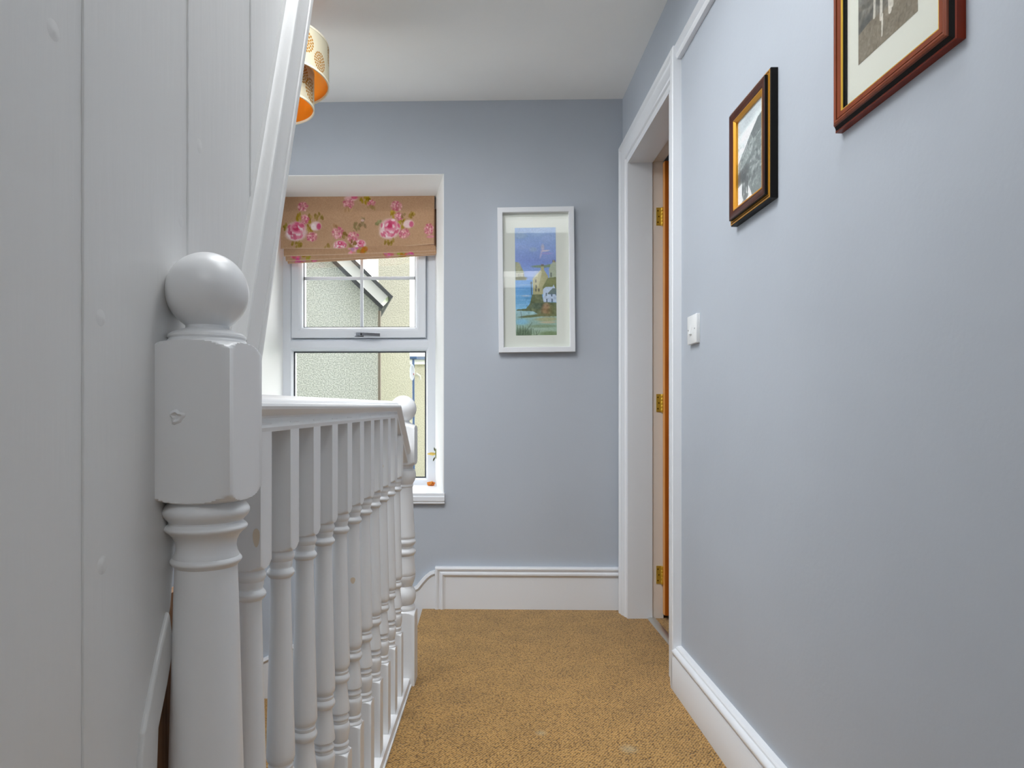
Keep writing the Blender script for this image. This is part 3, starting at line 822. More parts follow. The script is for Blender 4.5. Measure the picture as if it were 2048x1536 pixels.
def near_newel():
    root = empty('newel_post', (NA[0] - bal.location.x, NA[1] - bal.location.y, 0)); root.parent = bal
    z1, z0 = 0.976, 0.806
    rows = scallop(z1, half, 1) + scallop(z0, half, -1)[::-1]
    rows += [(0.0435, z0 + 0.0005)]
    rows += tor(0.7935, 0.021, 0.0385, 0.0455) + [(0.0385, 0.781)] + tor(0.7755, 0.009, 0.0395, 0.0432) + [(0.0380, 0.770), (0.0345, 0.766), (0.0318, 0.760), (0.0312, 0.754), (0.0325, 0.748), (0.0345, 0.744)]
    rows += tor(0.7395, 0.008, 0.0345, 0.0372) + [(0.0325, 0.733), (0.0325, 0.729), (0.0335, 0.70), (0.0362, 0.60), (0.0388, 0.50), (0.0400, 0.42), (0.0392, 0.385), (0.034, 0.378), (0.033, 0.37)]
    rows += tor(0.360, 0.016, 0.036, 0.043) + [(0.031, 0.35), (0.034, 0.33), (0.042, 0.285), (0.030, 0.277)] + tor(0.262, 0.02, 0.032, 0.043) + [(0.032, 0.244)]
    rows += scallop(0.236, half, 1) + [(0.0637, 0.0)]
    o = MB().lathe(rows, (NA[0], NA[1], 0), 96, half, -0.05).build('post', M['rail'], root, 32)
    cap = ballrows(1.0325, 0.0432, 0.996) + [(0.0225, 0.995), (0.0225, 0.992), (0.029, 0.9895), (0.0365, 0.987), (0.0400, 0.9845), (0.0405, 0.982), (0.0395, 0.980), (0.0405, 0.9785), (0.0412, 0.9765), (0.0412, 0.974)]
    MB().lathe(cap, (NA[0] + 0.0012, NA[1], 0), 64).build('ball_cap', M['rail'], root, 32)
    # old filled screw hole
    MB().lathe([(0.001, 0.0), (0.0045, -0.0003), (0.0068, -0.0015), (0.0085, -0.003)], (0, 0, 0), 20)
    pl = MB(); nx = Vector((-math.sin(0.05), -math.cos(0.05), 0)); tx = Vector((math.cos(0.05), -math.sin(0.05), 0))
    fc = Vector((NA[0], NA[1], 0)) + nx * (half - 0.0003)
    c0 = fc + tx * (-0.0105) + Vector((0, 0, 0.896))
    Vp = []; Fp = []; nr, na = 6, 20
    for k in range(nr):
        q = k / (nr - 1)
        for a in range(na):
            t_ = 2 * math.pi * a / na
            rr = 0.0078 * (1 - q) * (1 + 0.18 * math.sin(3 * t_ + 1) + 0.12 * math.sin(5 * t_))
            hgt = 0.003 * math.sin(math.pi * min(1, q * 1.4)) * (1 + 0.5 * math.sin(t_ - 0.8)) 
            Vp.append(c0 + tx * rr * math.cos(t_) + Vector((0, 0, rr * math.sin(t_))) + nx * hgt)
    for k in range(nr - 1):
        for a in range(na): Fp.append((k * na + a, k * na + (a + 1) % na, (k + 1) * na + (a + 1) % na, (k + 1) * na + a))
    pl.add(Vp, Fp); pl.build('filled_dent', M['rail'], root, 40)
    return root
near_newel()
NBp = (cx(2.30), 2.30)
def far_newel():
    root = empty('newel_post', (NBp[0] - bal.location.x, NBp[1] - bal.location.y, 0)); root.parent = bal
    h2 = 0.043
    z1, z0 = 0.858, 0.728
    rows = [(0.020, 0.872), (0.024, 0.868)] + scallop(z1, h2, 1) + scallop(z0, h2, -1)[::-1] + [(0.041, z0 + 0.0005), (0.034, 0.722), (0.033, 0.714)]
    rows += [(0.040, 0.708), (0.0425, 0.698), (0.0425, 0.688), (0.040, 0.676), (0.034, 0.666), (0.0325, 0.662), (0.0335, 0.660), (0.0335, 0.655), (0.0315, 0.652)]
    rows += [(0.0315, 0.645), (0.0335, 0.60), (0.037, 0.53), (0.0395, 0.492), (0.040, 0.486), (0.038, 0.482)] + tor(0.470, 0.018, 0.0385, 0.0425) + [(0.034, 0.456), (0.033, 0.449)]
    rows += tor(0.436, 0.024, 0.036, 0.0428) + [(0.0365, 0.422), (0.0375, 0.41), (0.041, 0.372), (0.0415, 0.362), (0.040, 0.359), (0.041, 0.356), (0.039, 0.345), (0.034, 0.33), (0.0305, 0.322)]
    rows += [(0.0335, 0.318), (0.040, 0.307), (0.0425, 0.293), (0.0415, 0.278), (0.037, 0.266), (0.034, 0.262), (0.038, 0.257), (0.0405, 0.250), (0.039, 0.243)]
    rows += scallop(0.240, h2, 1) + [(0.061, 0.0)]
    MB().lathe(rows, (NBp[0], NBp[1], 0), 80, h2, ANG).build('post', M['rail'], root, 32)
    MB().lathe(ballrows(0.914, 0.0445, 0.876) + [(0.021, 0.875), (0.021, 0.870)], (NBp[0], NBp[1], 0), 56).build('ball_cap', M['rail'], root, 32)
    return root
far_newel()
# balusters ----------------------------------------------------------------
def baluster_rows(ztop, zbot):
    q = 0.0212
    rows = [(q * 1.42, ztop)] + [(r_, z) for (r_, z) in [(q * (1 + 0.4143 * k / 5), 0.6985 + 0.007 * (k / 5) ** 1.5) for k in range(5, -1, -1)]]
    rows += [(0.0190, 0.699), (0.0180, 0.6965)] + tor(0.6895, 0.012, 0.0182, 0.0200, 6) + [(0.0172, 0.682), (0.0172, 0.677), (0.0160, 0.674), (0.0162, 0.6715)] + tor(0.6645, 0.013, 0.0165, 0.0203, 6) + [(0.0148, 0.657), (0.0146, 0.652)]
    rows += [(0.0152, 0.62), (0.0172, 0.54), (0.0192, 0.46), (0.0208, 0.40), (0.0209, 0.392), (0.0196, 0.387), (0.0170, 0.3835), (0.0168, 0.381), (0.0182, 0.3795), (0.0180, 0.3755)]
    rows += tor(0.366, 0.0165, 0.0175, 0.0208, 7) + [(0.0150, 0.3565), (0.0150, 0.354), (0.0162, 0.34), (0.0186, 0.318), (0.0206, 0.302), (0.0206, 0.298), (0.0165, 0.294), (0.0160, 0.2915)]
    rows += tor(0.285, 0.009, 0.0172, 0.0195, 5) + [(0.0176, 0.279), (0.0176, 0.2755)] + [(0.0196, 0.273), (0.0207, 0.268), (0.0205, 0.262), (0.0192, 0.25), (0.0172, 0.24), (0.0162, 0.2375)]
    rows += tor(0.233, 0.008, 0.0168, 0.0192, 5) + [(0.0172, 0.2275), (0.0170, 0.2245)] + tor(0.219, 0.009, 0.0180, 0.0205, 5)
    rows += [(q * (1 + 0.4143 * k / 5), 0.2135 - 0.006 * (k / 5) ** 1.5 + 0.004) for k in range(0, 6)] + [(q * 1.42, zbot)]
    return rows
M['stain'] = mat('tan_paint_stain', (220, 204, 182), 0.4)
STAINS = {5: ('round', 282, 0.535, 0.005, 0.007), 8: ('flat', 0.003, 0.755, 0.005, 0.007), 0: ('flat', 0.015, 0.742, 0.0045, 0.012)}
BY0, DBY = 0.8916, 0.1239
def rail_z(y): return 0.874 + 0.0095 * (y - 0.8)
YK = 2.03                      # where the rail starts to dip to the far newel
def rail_under(y): return rail_z(min(y, YK)) - max(0, y - YK) * 0.66
for k in range(11):
    y = BY0 + DBY * k
    bo = MB().lathe(baluster_rows(rail_under(y) + 0.012, 0.024), (cx(y), y, 0), 64, 0.0212, ANG).build('baluster', M['rail'], bal, 32)
    if k in STAINS:
        kind, a_, zc_, ww, hh = STAINS[k]
        Vs = []; Fs = []; na = 24
        for rr in range(4):
            for q in range(na):
                t_ = 2 * math.pi * q / na; f_ = rr / 3 * (1 + 0.06 * math.sin(3 * t_))
                d_ = ww * f_ * math.cos(t_); zq = zc_ + hh * f_ * math.sin(t_)
                if kind == 'round':
                    an = math.radians(a_) + d_ / 0.0174
                    Vs.append((cx(y) + 0.01795 * math.cos(an), y + 0.01795 * math.sin(an), zq))
                else: Vs.append((cx(y) + a_ + d_, y - 0.0212 * math.cos(ANG) - 0.0003 - ANG * -(a_ + d_), zq))
        for rr in range(3):
            for q in range(na): Fs.append((rr * na + q, rr * na + (q + 1) % na, (rr + 1) * na + (q + 1) % na, (rr + 1) * na + q))
        so = mesh_obj('paint_stain', Vs, Fs, M['stain'], bo, 60); so['label'] = 'tan spot where the paint has worn'
# handrail: mopstick-moulded section in a vertical plane along the run
dv = Vector((0.03, 1, 0)).normalized()
def at(y, z): return Vector((cx(y), y, z))
hw = [(0.0, -0.021), (0.0, 0.021), (0.006, 0.0225), (0.012, 0.0205), (0.018, 0.018), (0.021, 0.019), (0.024, 0.0235), (0.027, 0.0270), (0.030, 0.0305), (0.034, 0.0315), (0.0375, 0.0300), (0.0385, 0.0245), (0.0400, 0.0235)] + \
     [(0.041 + 0.009 * math.cos(math.radians(a)), 0.022 * math.sin(math.radians(a))) for a in (80, 60, 40, 20, 0, -20, -40, -60, -80)] + \
     [(u, -v) for (u, v) in [(0.0400, 0.0235), (0.0385, 0.0245), (0.0375, 0.0300), (0.034, 0.0315), (0.030, 0.0305), (0.027, 0.0270), (0.024, 0.0235), (0.021, 0.019), (0.018, 0.018), (0.012, 0.0205), (0.006, 0.0225)]]
Nn = dv.cross(Vector((0, 0, 1)))           # horizontal, to the right
hr = MB()
hp = [at(0.79, rail_z(0.79)), at(YK, rail_z(YK)), at(2.262, rail_z(YK) - 0.66 * (2.262 - YK))]
# lateral N x d must be up: (right) x (forward) = up
hr.sweep(hp, hw, Nn)
hr.build('handrail', M['rail'], bal, 30)
# base rail on the edge of the landing
br = MB()
br.sweep([at(0.79, 0.0), at(2.262, 0.0)], [(0, -0.031), (0, 0.034), (0.006, 0.034), (0.0075, 0.030), (0.024, 0.028), (0.026, 0.024), (0.026, -0.024), (0.024, -0.028), (0.0, -0.031)][:8], Nn)
br.build('base_rail', M['rail'], bal, 30)
# bare patches where the paint has chipped
ch = MB()

# ================================================================== PENDANT LAMP
LC = (-0.7217, 2.3532)
lamp = empty('pendant_lamp', (LC[0], LC[1], ZC))
tag(lamp, 'two-tier cream drum pendant lamp with gold flower motifs hanging above the stairwell', 'lamp')
M['shade'] = printed('cream_shade_fabric', 0.75, 0.0, 0.3)
gm_, gnt, gb = new_mat('gold_lining')
gb.inputs['Base Color'].default_value = lin((226, 140, 26)); gb.inputs['Metallic'].default_value = 0.35; gb.inputs['Roughness'].default_value = 0.38
M['gold'] = gm_
M['rim'] = mat('cream_rim_tape', (236, 228, 204), 0.6)
def shade(R, z1, z0, motifs, name):
    hgt = z1 - z0; circ = 2 * math.pi * R
    w_ = int(circ / 0.0011); h_ = int(hgt / 0.0011)
    cvs = Canvas(w_, h_, (208, 200, 174))
    sc = 1 / 0.0011
    for (a, zc, r) in motifs:
        cxx = (a % 360) / 360 * w_; cyy = (z1 - zc) * sc
        rings = 4
        for k in range(rings):
            rr = r * sc * (k + 0.5) / rings
            n_ = 5 + 5 * k
            for q in range(n_):
                t_ = 2 * math.pi * (q + 0.5 * (k % 2)) / n_
                ex, ey = cxx + rr * math.cos(t_), cyy + rr * math.sin(t_)
                cvs.ell(ex, ey, r * sc * 0.108, 0.40 * 2 * math.pi * rr / n_, (164, 112, 34), 1.0, 0.25, math.degrees(t_))
    o = print_grid(name, cvs, lambda i, j: (LC[0] + R * math.cos(2 * math.pi * i), LC[1] + R * math.sin(2 * math.pi * i), z1 - j * hgt), M['shade'], lamp, None, 60)
    ln = MB(); n_ = 96; V = []; F = []
    for (r_, z) in ((R - 0.0016, z1), (R - 0.0016, z0)):
        for k in range(n_): V.append((LC[0] + r_ * math.cos(2 * math.pi * k / n_), LC[1] + r_ * math.sin(2 * math.pi * k / n_), z))
    for k in range(n_): F.append((k, (k + 1) % n_, n_ + (k + 1) % n_, n_ + k))
    ln.add(V, F).build('lining', M['gold'], o, 60)
    rm = MB()
    for z in (z1, z0):
        pr_ = [(R + 0.0008, z + 0.0035), (R + 0.0008, z - 0.0035), (R - 0.0035, z - 0.0035), (R - 0.0035, z + 0.0035)]
        V = []; F = []
        for k in range(n_):
            for (r_, zz) in pr_: V.append((LC[0] + r_ * math.cos(2 * math.pi * k / n_), LC[1] + r_ * math.sin(2 * math.pi * k / n_), zz))
        for k in range(n_):
            for m_ in range(4): F.append((k * 4 + m_, k * 4 + (m_ + 1) % 4, ((k + 1) % n_) * 4 + (m_ + 1) % 4, ((k + 1) % n_) * 4 + m_))
        rm.add(V, F)
    rm.build('rim', M['rim'], o, 40)
    return o
# angles: 270 faces the camera, 0 to the right
shade(0.200, 2.167, 2.038, [(290, 2.085, 0.036), (321, 2.112, 0.036), (341, 2.074, 0.033), (6, 2.135, 0.034), (40, 2.13, 0.034), (75, 2.07, 0.036), (110, 2.12, 0.036), (150, 2.08, 0.036), (190, 2.13, 0.036), (225, 2.08, 0.036), (258, 2.10, 0.038)], 'upper_shade')
shade(0.150, 2.075, 1.953, [(300, 1.995, 0.036), (331, 2.033, 0.032), (352, 2.000, 0.040), (35, 1.99, 0.036), (80, 2.0, 0.038), (120, 2.02, 0.036), (165, 1.99, 0.038), (210, 2.02, 0.038), (255, 1.99, 0.038)], 'lower_shade')
MB().tube([(LC[0], LC[1], ZC - 0.03), (LC[0], LC[1], 2.13)], 0.003, 10).build('cord', M['plastic'], lamp, 40)
MB().lathe([(0.012, -0.045), (0.03, -0.03), (0.045, -0.012), (0.05, 0.0)], (LC[0], LC[1], ZC), 32).build('ceiling_rose', M['plastic'], lamp, 40)
MB().lathe([(0.017, 0.0), (0.019, -0.01), (0.019, -0.05), (0.014, -0.055)], (LC[0], LC[1], 2.14), 24).build('lamp_holder', M['plastic'], lamp, 40)
sp_ = MB()
for zz, R in ((2.160, 0.199), (2.068, 0.149)):
    for k in range(3):
        a = 2 * math.pi * k / 3 + 0.4
        sp_.tube([(LC[0] + 0.018 * math.cos(a), LC[1] + 0.018 * math.sin(a), min(zz, 2.135) if R > 0.18 else zz + 0.02), (LC[0] + R * math.cos(a), LC[1] + R * math.sin(a), zz)], 0.0016, 8)
sp_.build('spider', M['chrome'], lamp, 40)
bulb = mat('lamp_bulb', (250, 244, 230), 0.4)
bn = bulb.node_tree.nodes['Principled BSDF']; bn.inputs['Emission Color'].default_value = (1, 0.78, 0.45, 1); bn.inputs['Emission Strength'].default_value = 1.2
MB().lathe([(0.012, 0.0), (0.014, -0.01), (0.024, -0.03), (0.029, -0.048), (0.026, -0.066), (0.015, -0.078), (0.002, -0.082)], (LC[0], LC[1], 2.087), 28).build('bulb', bulb, lamp, 60)

# ================================================================== PICTURES
# --- painting on the back wall
pic = empty('framed_painting', BACK @ Vector(bw(1072, 706)))
tag(pic, 'tall white framed harbour painting of cottages by blue water, on the back wall', 'painting')
pc = Vector(bw(1072, 561.5))
ROT = Matrix.Translation(pc) @ Matrix.Rotation(math.radians(-0.6), 4, 'Y') @ Matrix.Translation(-pc)
PX = BACK @ ROT
pu0, pu1 = bw(996, 561)[0], bw(1148, 561)[0]; pz1, pz0 = bw(1072, 417.5)[2], bw(1072, 705.5)[2]
f = MB()
f.sweep([(pu1, -0.002, pz0), (pu1, -0.002, pz1), (pu0, -0.002, pz1), (pu0, -0.002, pz0)], [(0, 0), (0, 0.028), (0.0015, 0.030), (0.022, 0.030), (0.024, 0.028), (0.024, 0.012), (0.024, 0.0)], (0, -1, 0), closed=True)
f.build('frame', M['white'], pic, 30, xf=PX)
MB().box(pu0 + 0.02, pu1 - 0.02, -0.010, -0.006, pz0 + 0.02, pz1 - 0.02).build('mount', mat('cream_mount_board', (232, 236, 226), 0.8), pic, xf=PX)
MB().box(pu0 + 0.022, pu1 - 0.022, -0.020, -0.018, pz0 + 0.022, pz1 - 0.022).build('glazing', M['picglass'], pic, xf=PX)
W_, H_ = 110, 290
c = Canvas(W_, H_, (120, 150, 220))
ax, ay = W_ / 545.0, H_ / 1435.0
def q(x, y): return ((x - 70) * ax, (y - 40) * ay)
c.grad(0, (470 - 40) * ay, (150, 186, 236), (126, 152, 222)); c.grad((470 - 40) * ay, (735 - 40) * ay, (124, 148, 222), (126, 166, 232)); c.grad((735 - 40) * ay, (1120 - 40) * ay, (70, 146, 226), (120, 190, 232)); c.grad((1120 - 40) * ay, H_, (150, 196, 208), (150, 176, 140))
c.noise(22, 7, None, 2.5)
def el(x, y, rx, ry, col, al=0.9, soft=0.5, rot=0): c.ell(*q(x, y), rx * ax, ry * ay, col, al, soft, rot)
def pg(pts, col, al=1): c.poly([q(*p) for p in pts], col, al)
for (x, y, rx, ry, col, al) in [(140, 140, 80, 40, (168, 196, 222), .6), (310, 330, 50, 30, (160, 188, 214), .6), (170, 300, 90, 30, (150, 176, 230), .5), (500, 180, 90, 60, (160, 186, 236), .5), (360, 120, 80, 40, (166, 198, 240), .5), (500, 420, 100, 60, (146, 164, 228), .4)]: el(x, y, rx, ry, col, al, 0.8)
el(435, 305, 22, 45, (206, 196, 214), .8, .7); el(470, 350, 60, 10, (234, 216, 226), .9, .6, -5); el(415, 390, 12, 60, (206, 192, 222), .7, .7, 15); el(490, 385, 70, 14, (160, 150, 220), .7, .6)
pg([(75, 490), (110, 500), (150, 560), (180, 620), (190, 690), (215, 720), (215, 735), (70, 735)], (150, 156, 116))
el(110, 560, 36, 60, (190, 190, 150), .7); pg([(75, 640), (180, 640), (180, 690), (75, 690)], (214, 214, 196), .8)
for x in range(85, 180, 22): pg([(x, 650), (x + 8, 650), (x + 8, 690), (x, 690)], (110, 120, 100), .8)
el(140, 710, 80, 20, (96, 96, 50), .9)
for (y, al) in [(800, .5), (860, .45), (940, .6), (1000, .4), (1060, .5)]: el(160 + 40 * math.sin(y), y, 120, 8, (150, 200, 240), al, .8)
el(210, 945, 60, 10, (196, 206, 226), .7, .7)
el(420, 556, 130, 18, (120, 146, 110), .9, .5); el(540, 548, 60, 20, (112, 140, 100), .9, .5)
pg([(540, 530), (575, 500), (612, 500), (612, 720), (520, 720), (515, 600)], (176, 188, 160)); pg([(565, 480), (600, 480), (600, 520), (565, 520)], (180, 186, 160)); pg([(535, 640), (555, 640), (555, 700), (535, 700)], (80, 90, 84), .8)
pg([(300, 720), (410, 600), (410, 555), (450, 555), (450, 600), (505, 690), (505, 720), (430, 930), (300, 930)], (176, 172, 120)); el(380, 760, 70, 120, (190, 186, 136), .5, .8)
pg([(300, 722), (410, 598), (418, 606), (308, 734)], (200, 198, 160)); 
for (x, y) in [(330, 750), (335, 825), (370, 870), (330, 870)]: pg([(x, y - 22), (x + 22, y - 22), (x + 22, y + 20), (x, y + 20)], (70, 70, 56), .85)
for (x, y) in [(420, 540), (438, 540), (570, 490), (592, 490)]: el(x, y, 7, 16, (110, 84, 60), .9)
pg([(430, 830), (500, 710), (612, 700), (612, 860), (430, 880)], (112, 122, 66)); el(550, 760, 70, 40, (136, 140, 80), .7)
pg([(435, 860), (470, 830), (560, 830), (575, 800), (612, 880), (612, 1030), (435, 1030)], (196, 216, 242))
pg([(500, 910), (560, 850), (612, 850), (612, 930), (500, 930)], (92, 112, 110), .95)
for (x, y) in [(470, 930), (540, 940), (475, 1010), (545, 1010), (600, 930)]: pg([(x, y - 24), (x + 20, y - 24), (x + 20, y + 20), (x, y + 20)], (70, 92, 120), .85)
pg([(205, 1115), (260, 1050), (290, 930), (420, 930), (440, 1030), (612, 1040), (612, 1220), (420, 1220), (300, 1150), (80, 1140), (80, 1125)], (92, 104, 66))
el(350, 990, 60, 60, (110, 120, 80), .8); el(360, 1080, 90, 40, (70, 90, 70), .7); el(480, 1140, 70, 80, (150, 108, 66), .8, .7); el(560, 1150, 60, 90, (112, 116, 60), .6, .7); el(470, 1080, 40, 40, (170, 130, 96), .6)
c.noise(5, 14, (c.y > (930 - 40) * ay) & (c.x > (200 - 70) * ax) & (c.y < (1240 - 40) * ay))
c.line(*q(280, 760), *q(282, 930), 2.0, (40, 60, 70)); el(280, 775, 12, 18, (40, 60, 70), .9)
el(290, 1215, 170, 16, (86, 96, 48), .9, .5, -4); el(430, 1200, 100, 20, (110, 110, 60), .8, .5)
el(480, 1260, 150, 26, (176, 170, 110), .8, .7); el(500, 1300, 110, 14, (206, 186, 146), .8, .7); el(150, 1290, 90, 40, (120, 190, 226), .8, .8); el(430, 1350, 190, 20, (120, 144, 100), .7, .7); el(520, 1450, 130, 30, (104, 130, 76), .8, .7); el(380, 1390, 180, 16, (170, 196, 176), .7, .7)
el(160, 1440, 100, 60, (84, 110, 76), .75, .8)
for k in range(46):
    x = RNG.uniform(80, 360); c.line(*q(x, 1475), *q(x + RNG.uniform(-26, 40), 1475 - RNG.uniform(40, 150) * (1.3 - x / 500)), 1.0, (60, 80, 50), .65)
c.line(*q(205, 1420), *q(285, 1300), 1.2, (50, 70, 60), .8); c.line(*q(150, 1250), *q(140, 1150), 1.2, (70, 80, 90), .8)
c.mix(np.full((c.h, c.w), 0.14), (236, 242, 246)); c.noise(2, 5)
a0 = bw(1030.5, 561)[0]; a1 = bw(1112, 561)[0]; b1 = bw(1072, 456.5)[2]; b0 = bw(1072, 671)[2]
M['paint'] = printed('painted_paper', 0.85)
print_grid('artwork', c, lambda i, j: (a0 + i * (a1 - a0), -0.0105, b1 + j * (b0 - b1)), M['paint'], pic, PX)

# --- photographs on the right wall (frames are swept in the wall plane; N points into the corridor)
def wall_frame(name, label, y0, y1, z0, z1, layers, inner, canvas, pict, mount_col, glass_x):
    """layers: list of (part name, profile [(u,v)], material); inner = rebate width"""
    rt = empty(name, (XR, (y0 + y1) / 2, z0))
    tag(rt, label, 'photograph')
    # seen from the corridor: near side is right (small y)
    pth = [(XR, y1, z0), (XR, y1, z1), (XR, y0, z1), (XR, y0, z0)]
    for (pn, pf, mt) in layers:
        mb = MB(); mb.sweep(pth, pf, (-1, 0, 0), closed=True) if False else mb.sweep(pth[::-1], pf, (-1, 0, 0), closed=True)
        mb.build(pn, mt, rt, 30)
    if mount_col:
        MB().box(XR - glass_x + 0.003, XR - glass_x + 0.006, y0 + inner, y1 - inner, z0 + inner, z1 - inner).build('mount', mat(name + '_mount', mount_col, 0.85), rt)
    py0, py1, pz0_, pz1_ = pict
    print_grid('print', canvas, lambda i, j: (XR - glass_x + 0.0027, py1 + i * (py0 - py1), pz1_ + j * (pz0_ - pz1_)), M['bwprint'], rt)
    MB().box(XR - glass_x, XR - glass_x + 0.0015, y0 + inner, y1 - inner, z0 + inner, z1 - inner).build('glazing', M['picglass'], rt)
    return rt
M['bwprint'] = printed('photo_print', 0.7)
M['mahog'] = wood('dark_red_wood', (84, 32, 16), (112, 48, 26), 'Z', 0.3)
M['walnut'] = wood('dark_walnut', (58, 30, 22), (82, 42, 28), 'Z', 0.3)
M['ebony'] = mat('black_lacquer', (8, 7, 7), 0.45, 0.0, 0.2)
M['giltm'] = mat('gilt_line', (214, 152, 46), 0.32, 0.55)
# small photograph: hill road, walker with a horse
c = Canvas(120, 190, (196, 204, 204))
c.noise(18, 10, None, 1.5); c.ell(20, 20, 50, 20, (150, 160, 164), .6, .9, -20); c.ell(80, 12, 50, 12, (158, 166, 170), .6, .9, -10); c.ell(50, 45, 40, 12, (218, 226, 224), .6, .9)
c.poly([(0, 98), (30, 76), (60, 52), (90, 34), (120, 26), (120, 190), (0, 190)], (128, 136, 134))
c.poly([(60, 54), (90, 35), (120, 27), (120, 60), (70, 70)], (90, 96, 96))
c.line(0, 98, 90, 34, 1.6, (70, 76, 78)); c.line(10, 110, 70, 52, 1.4, (84, 90, 90))
c.noise(4, 16, c.y > 60)
c.poly([(0, 118), (30, 108), (60, 96), (84, 72), (120, 60), (120, 190), (40, 190), (38, 150), (0, 150)], (100, 108, 106))
for k in range(150):
    x, y = RNG.uniform(30, 120), RNG.uniform(64, 165)
    if y < 150 - x * 0.75: continue
    g_ = RNG.choice([70, 86, 120, 146, 160]); c.ell(x, y, RNG.uniform(2, 7), RNG.uniform(2, 6), (g_, g_ + 6, g_ + 5), .6, .7)
c.ell(14, 128, 14, 14, (62, 66, 66), .9, .6); c.ell(36, 122, 16, 12, (70, 74, 74), .8, .6)
c.poly([(0, 146), (30, 140), (44, 150), (60, 175), (66, 190), (0, 190)], (206, 216, 210)); c.ell(20, 170, 22, 26, (214, 222, 216), .6, .9)
for (x, y, rx, ry, g_) in [(30, 138, 10, 14, 60), (29, 120, 4, 5, 80), (28, 152, 9, 8, 150), (24, 160, 4, 14, 60), (34, 162, 5, 16, 74), (42, 146, 7, 12, 70), (44, 160, 3, 12, 66), (36, 176, 12, 6, 80), (30, 184, 10, 4, 92)]: c.ell(x, y, rx, ry, (g_, g_ + 4, g_ + 4), .9, .4)
c.a = np.clip((c.a - 110) * 1.15 + 148, 0, 255); c.noise(2, 7)
lay = [('backing_rim', [(0, -0.002), (0, 0.016), (0.003, 0.0172), (0.012, 0.0172), (0.012, 0)], M['ebony']),
       ('gilt_lines', [(0.0022, 0.017), (0.0026, 0.0181), (0.0052, 0.0181), (0.0056, 0.017)], M['giltm']),
       ('gilt_lines', [(0.0078, 0.017), (0.0081, 0.0181), (0.0106, 0.0181), (0.0110, 0.017)], M['giltm']),
       ('black_side', [(0.0111, 0), (0.0111, 0.0246), (0.0122, 0.0254), (0.0122, 0)], M['ebony']),
       ('moulding', [(0.0120, 0), (0.0120, 0.0254), (0.0140, 0.0262), (0.018, 0.0264), (0.026, 0.0245), (0.031, 0.022), (0.031, 0)], M['walnut']),
       ('gilt_slip', [(0.031, 0), (0.031, 0.0225), (0.033, 0.0228), (0.038, 0.018), (0.038, 0)], M['giltm'])]
wall_frame('framed_photograph', 'small dark framed black-and-white photograph of a hillside walker, nearer the door', 1.507, 1.745, 1.374, 1.661, lay, 0.036, c, (1.543, 1.709, 1.410, 1.625), None, 0.0155)
# larger photograph, cut by the top of the picture
c = Canvas(170, 230, (150, 148, 138))
c.grad(0, 90, (206, 204, 196), (190, 188, 178)); c.noise(30, 8)
c.poly([(0, 120), (30, 96), (60, 80), (100, 84), (130, 70), (170, 80), (170, 230), (0, 230)], (118, 114, 102))
for k in range(190):
    x, y = RNG.uniform(0, 170), RNG.uniform(80, 160); g_ = RNG.choice([60, 76, 90, 112, 136])
    c.ell(x, y, RNG.uniform(3, 12), RNG.uniform(3, 8), (g_ + 4, g_ + 3, g_ - 4), .6, .7)
c.ell(20, 168, 26, 10, (66, 68, 66), .8, .7, -15); c.ell(130, 150, 40, 40, (84, 86, 86), .85, .6); c.ell(150, 110, 24, 26, (70, 72, 74), .8, .6)
c.ell(70, 110, 46, 22, (206, 202, 190), .9, .4)
c.poly([(0, 176), (40, 170), (90, 176), (170, 160), (170, 230), (0, 230)], (128, 118, 100))
for (x0_, y0_, x1_, y1_, wd) in [(52, 120, 50, 170, 7), (72, 122, 70, 184, 8), (74, 180, 73, 214, 5), (92, 118, 96, 186, 9), (104, 90, 102, 180, 7)]: c.line(x0_, y0_, x1_, y1_, wd, (216, 212, 200), .9)
c.noise(3, 9, c.y > 90); c.noise(7, 6)
M['mount2'] = None
lay = [('outer_rim', [(0, -0.002), (0, 0.0125), (0.002, 0.0135), (0.004, 0.0120), (0.004, 0)], wood('mahogany_side', (104, 30, 8), (132, 42, 14), 'Z', 0.3)),
       ('black_groove', [(0.003, 0), (0.003, 0.0128), (0.0075, 0.0180), (0.0085, 0.0180), (0.0085, 0)], M['ebony']),
       ('bead', [(0.0078, 0), (0.0078, 0.018), (0.009, 0.0208), (0.0125, 0.0222), (0.0165, 0.0208), (0.0172, 0.018), (0.0172, 0)], wood('mahogany_bead', (108, 46, 20), (130, 60, 30), 'Z', 0.3)),
       ('dark_line', [(0.0170, 0), (0.0170, 0.0182), (0.0192, 0.0182), (0.0192, 0)], M['ebony']),
       ('inner_band', [(0.0188, 0), (0.0188, 0.0195), (0.028, 0.0180), (0.029, 0.0165), (0.029, 0)], wood('mahogany_band', (112, 48, 20), (134, 62, 30), 'Z', 0.3)),
       ('rebate_shade', [(0.0308, 0), (0.0308, 0.0154), (0.0317, 0.0154), (0.0317, 0)], M['ebony']),  # shade inside the rebate put in as a black strip
       ('gilt_slip', [(0.0282, 0.012), (0.0282, 0.0178), (0.0296, 0.0178), (0.0311, 0.0160), (0.0311, 0.012)], mat('bright_gilt', (226, 184, 66), 0.35, 0.4))]
wall_frame('framed_photograph', 'large reddish wood framed photograph with a wide cream mount, highest on the right wall', 0.925, 1.240, 1.406, 1.800, lay, 0.033, c, (1.013, 1.172, 1.4945, 1.712), (226, 228, 216), 0.0115)

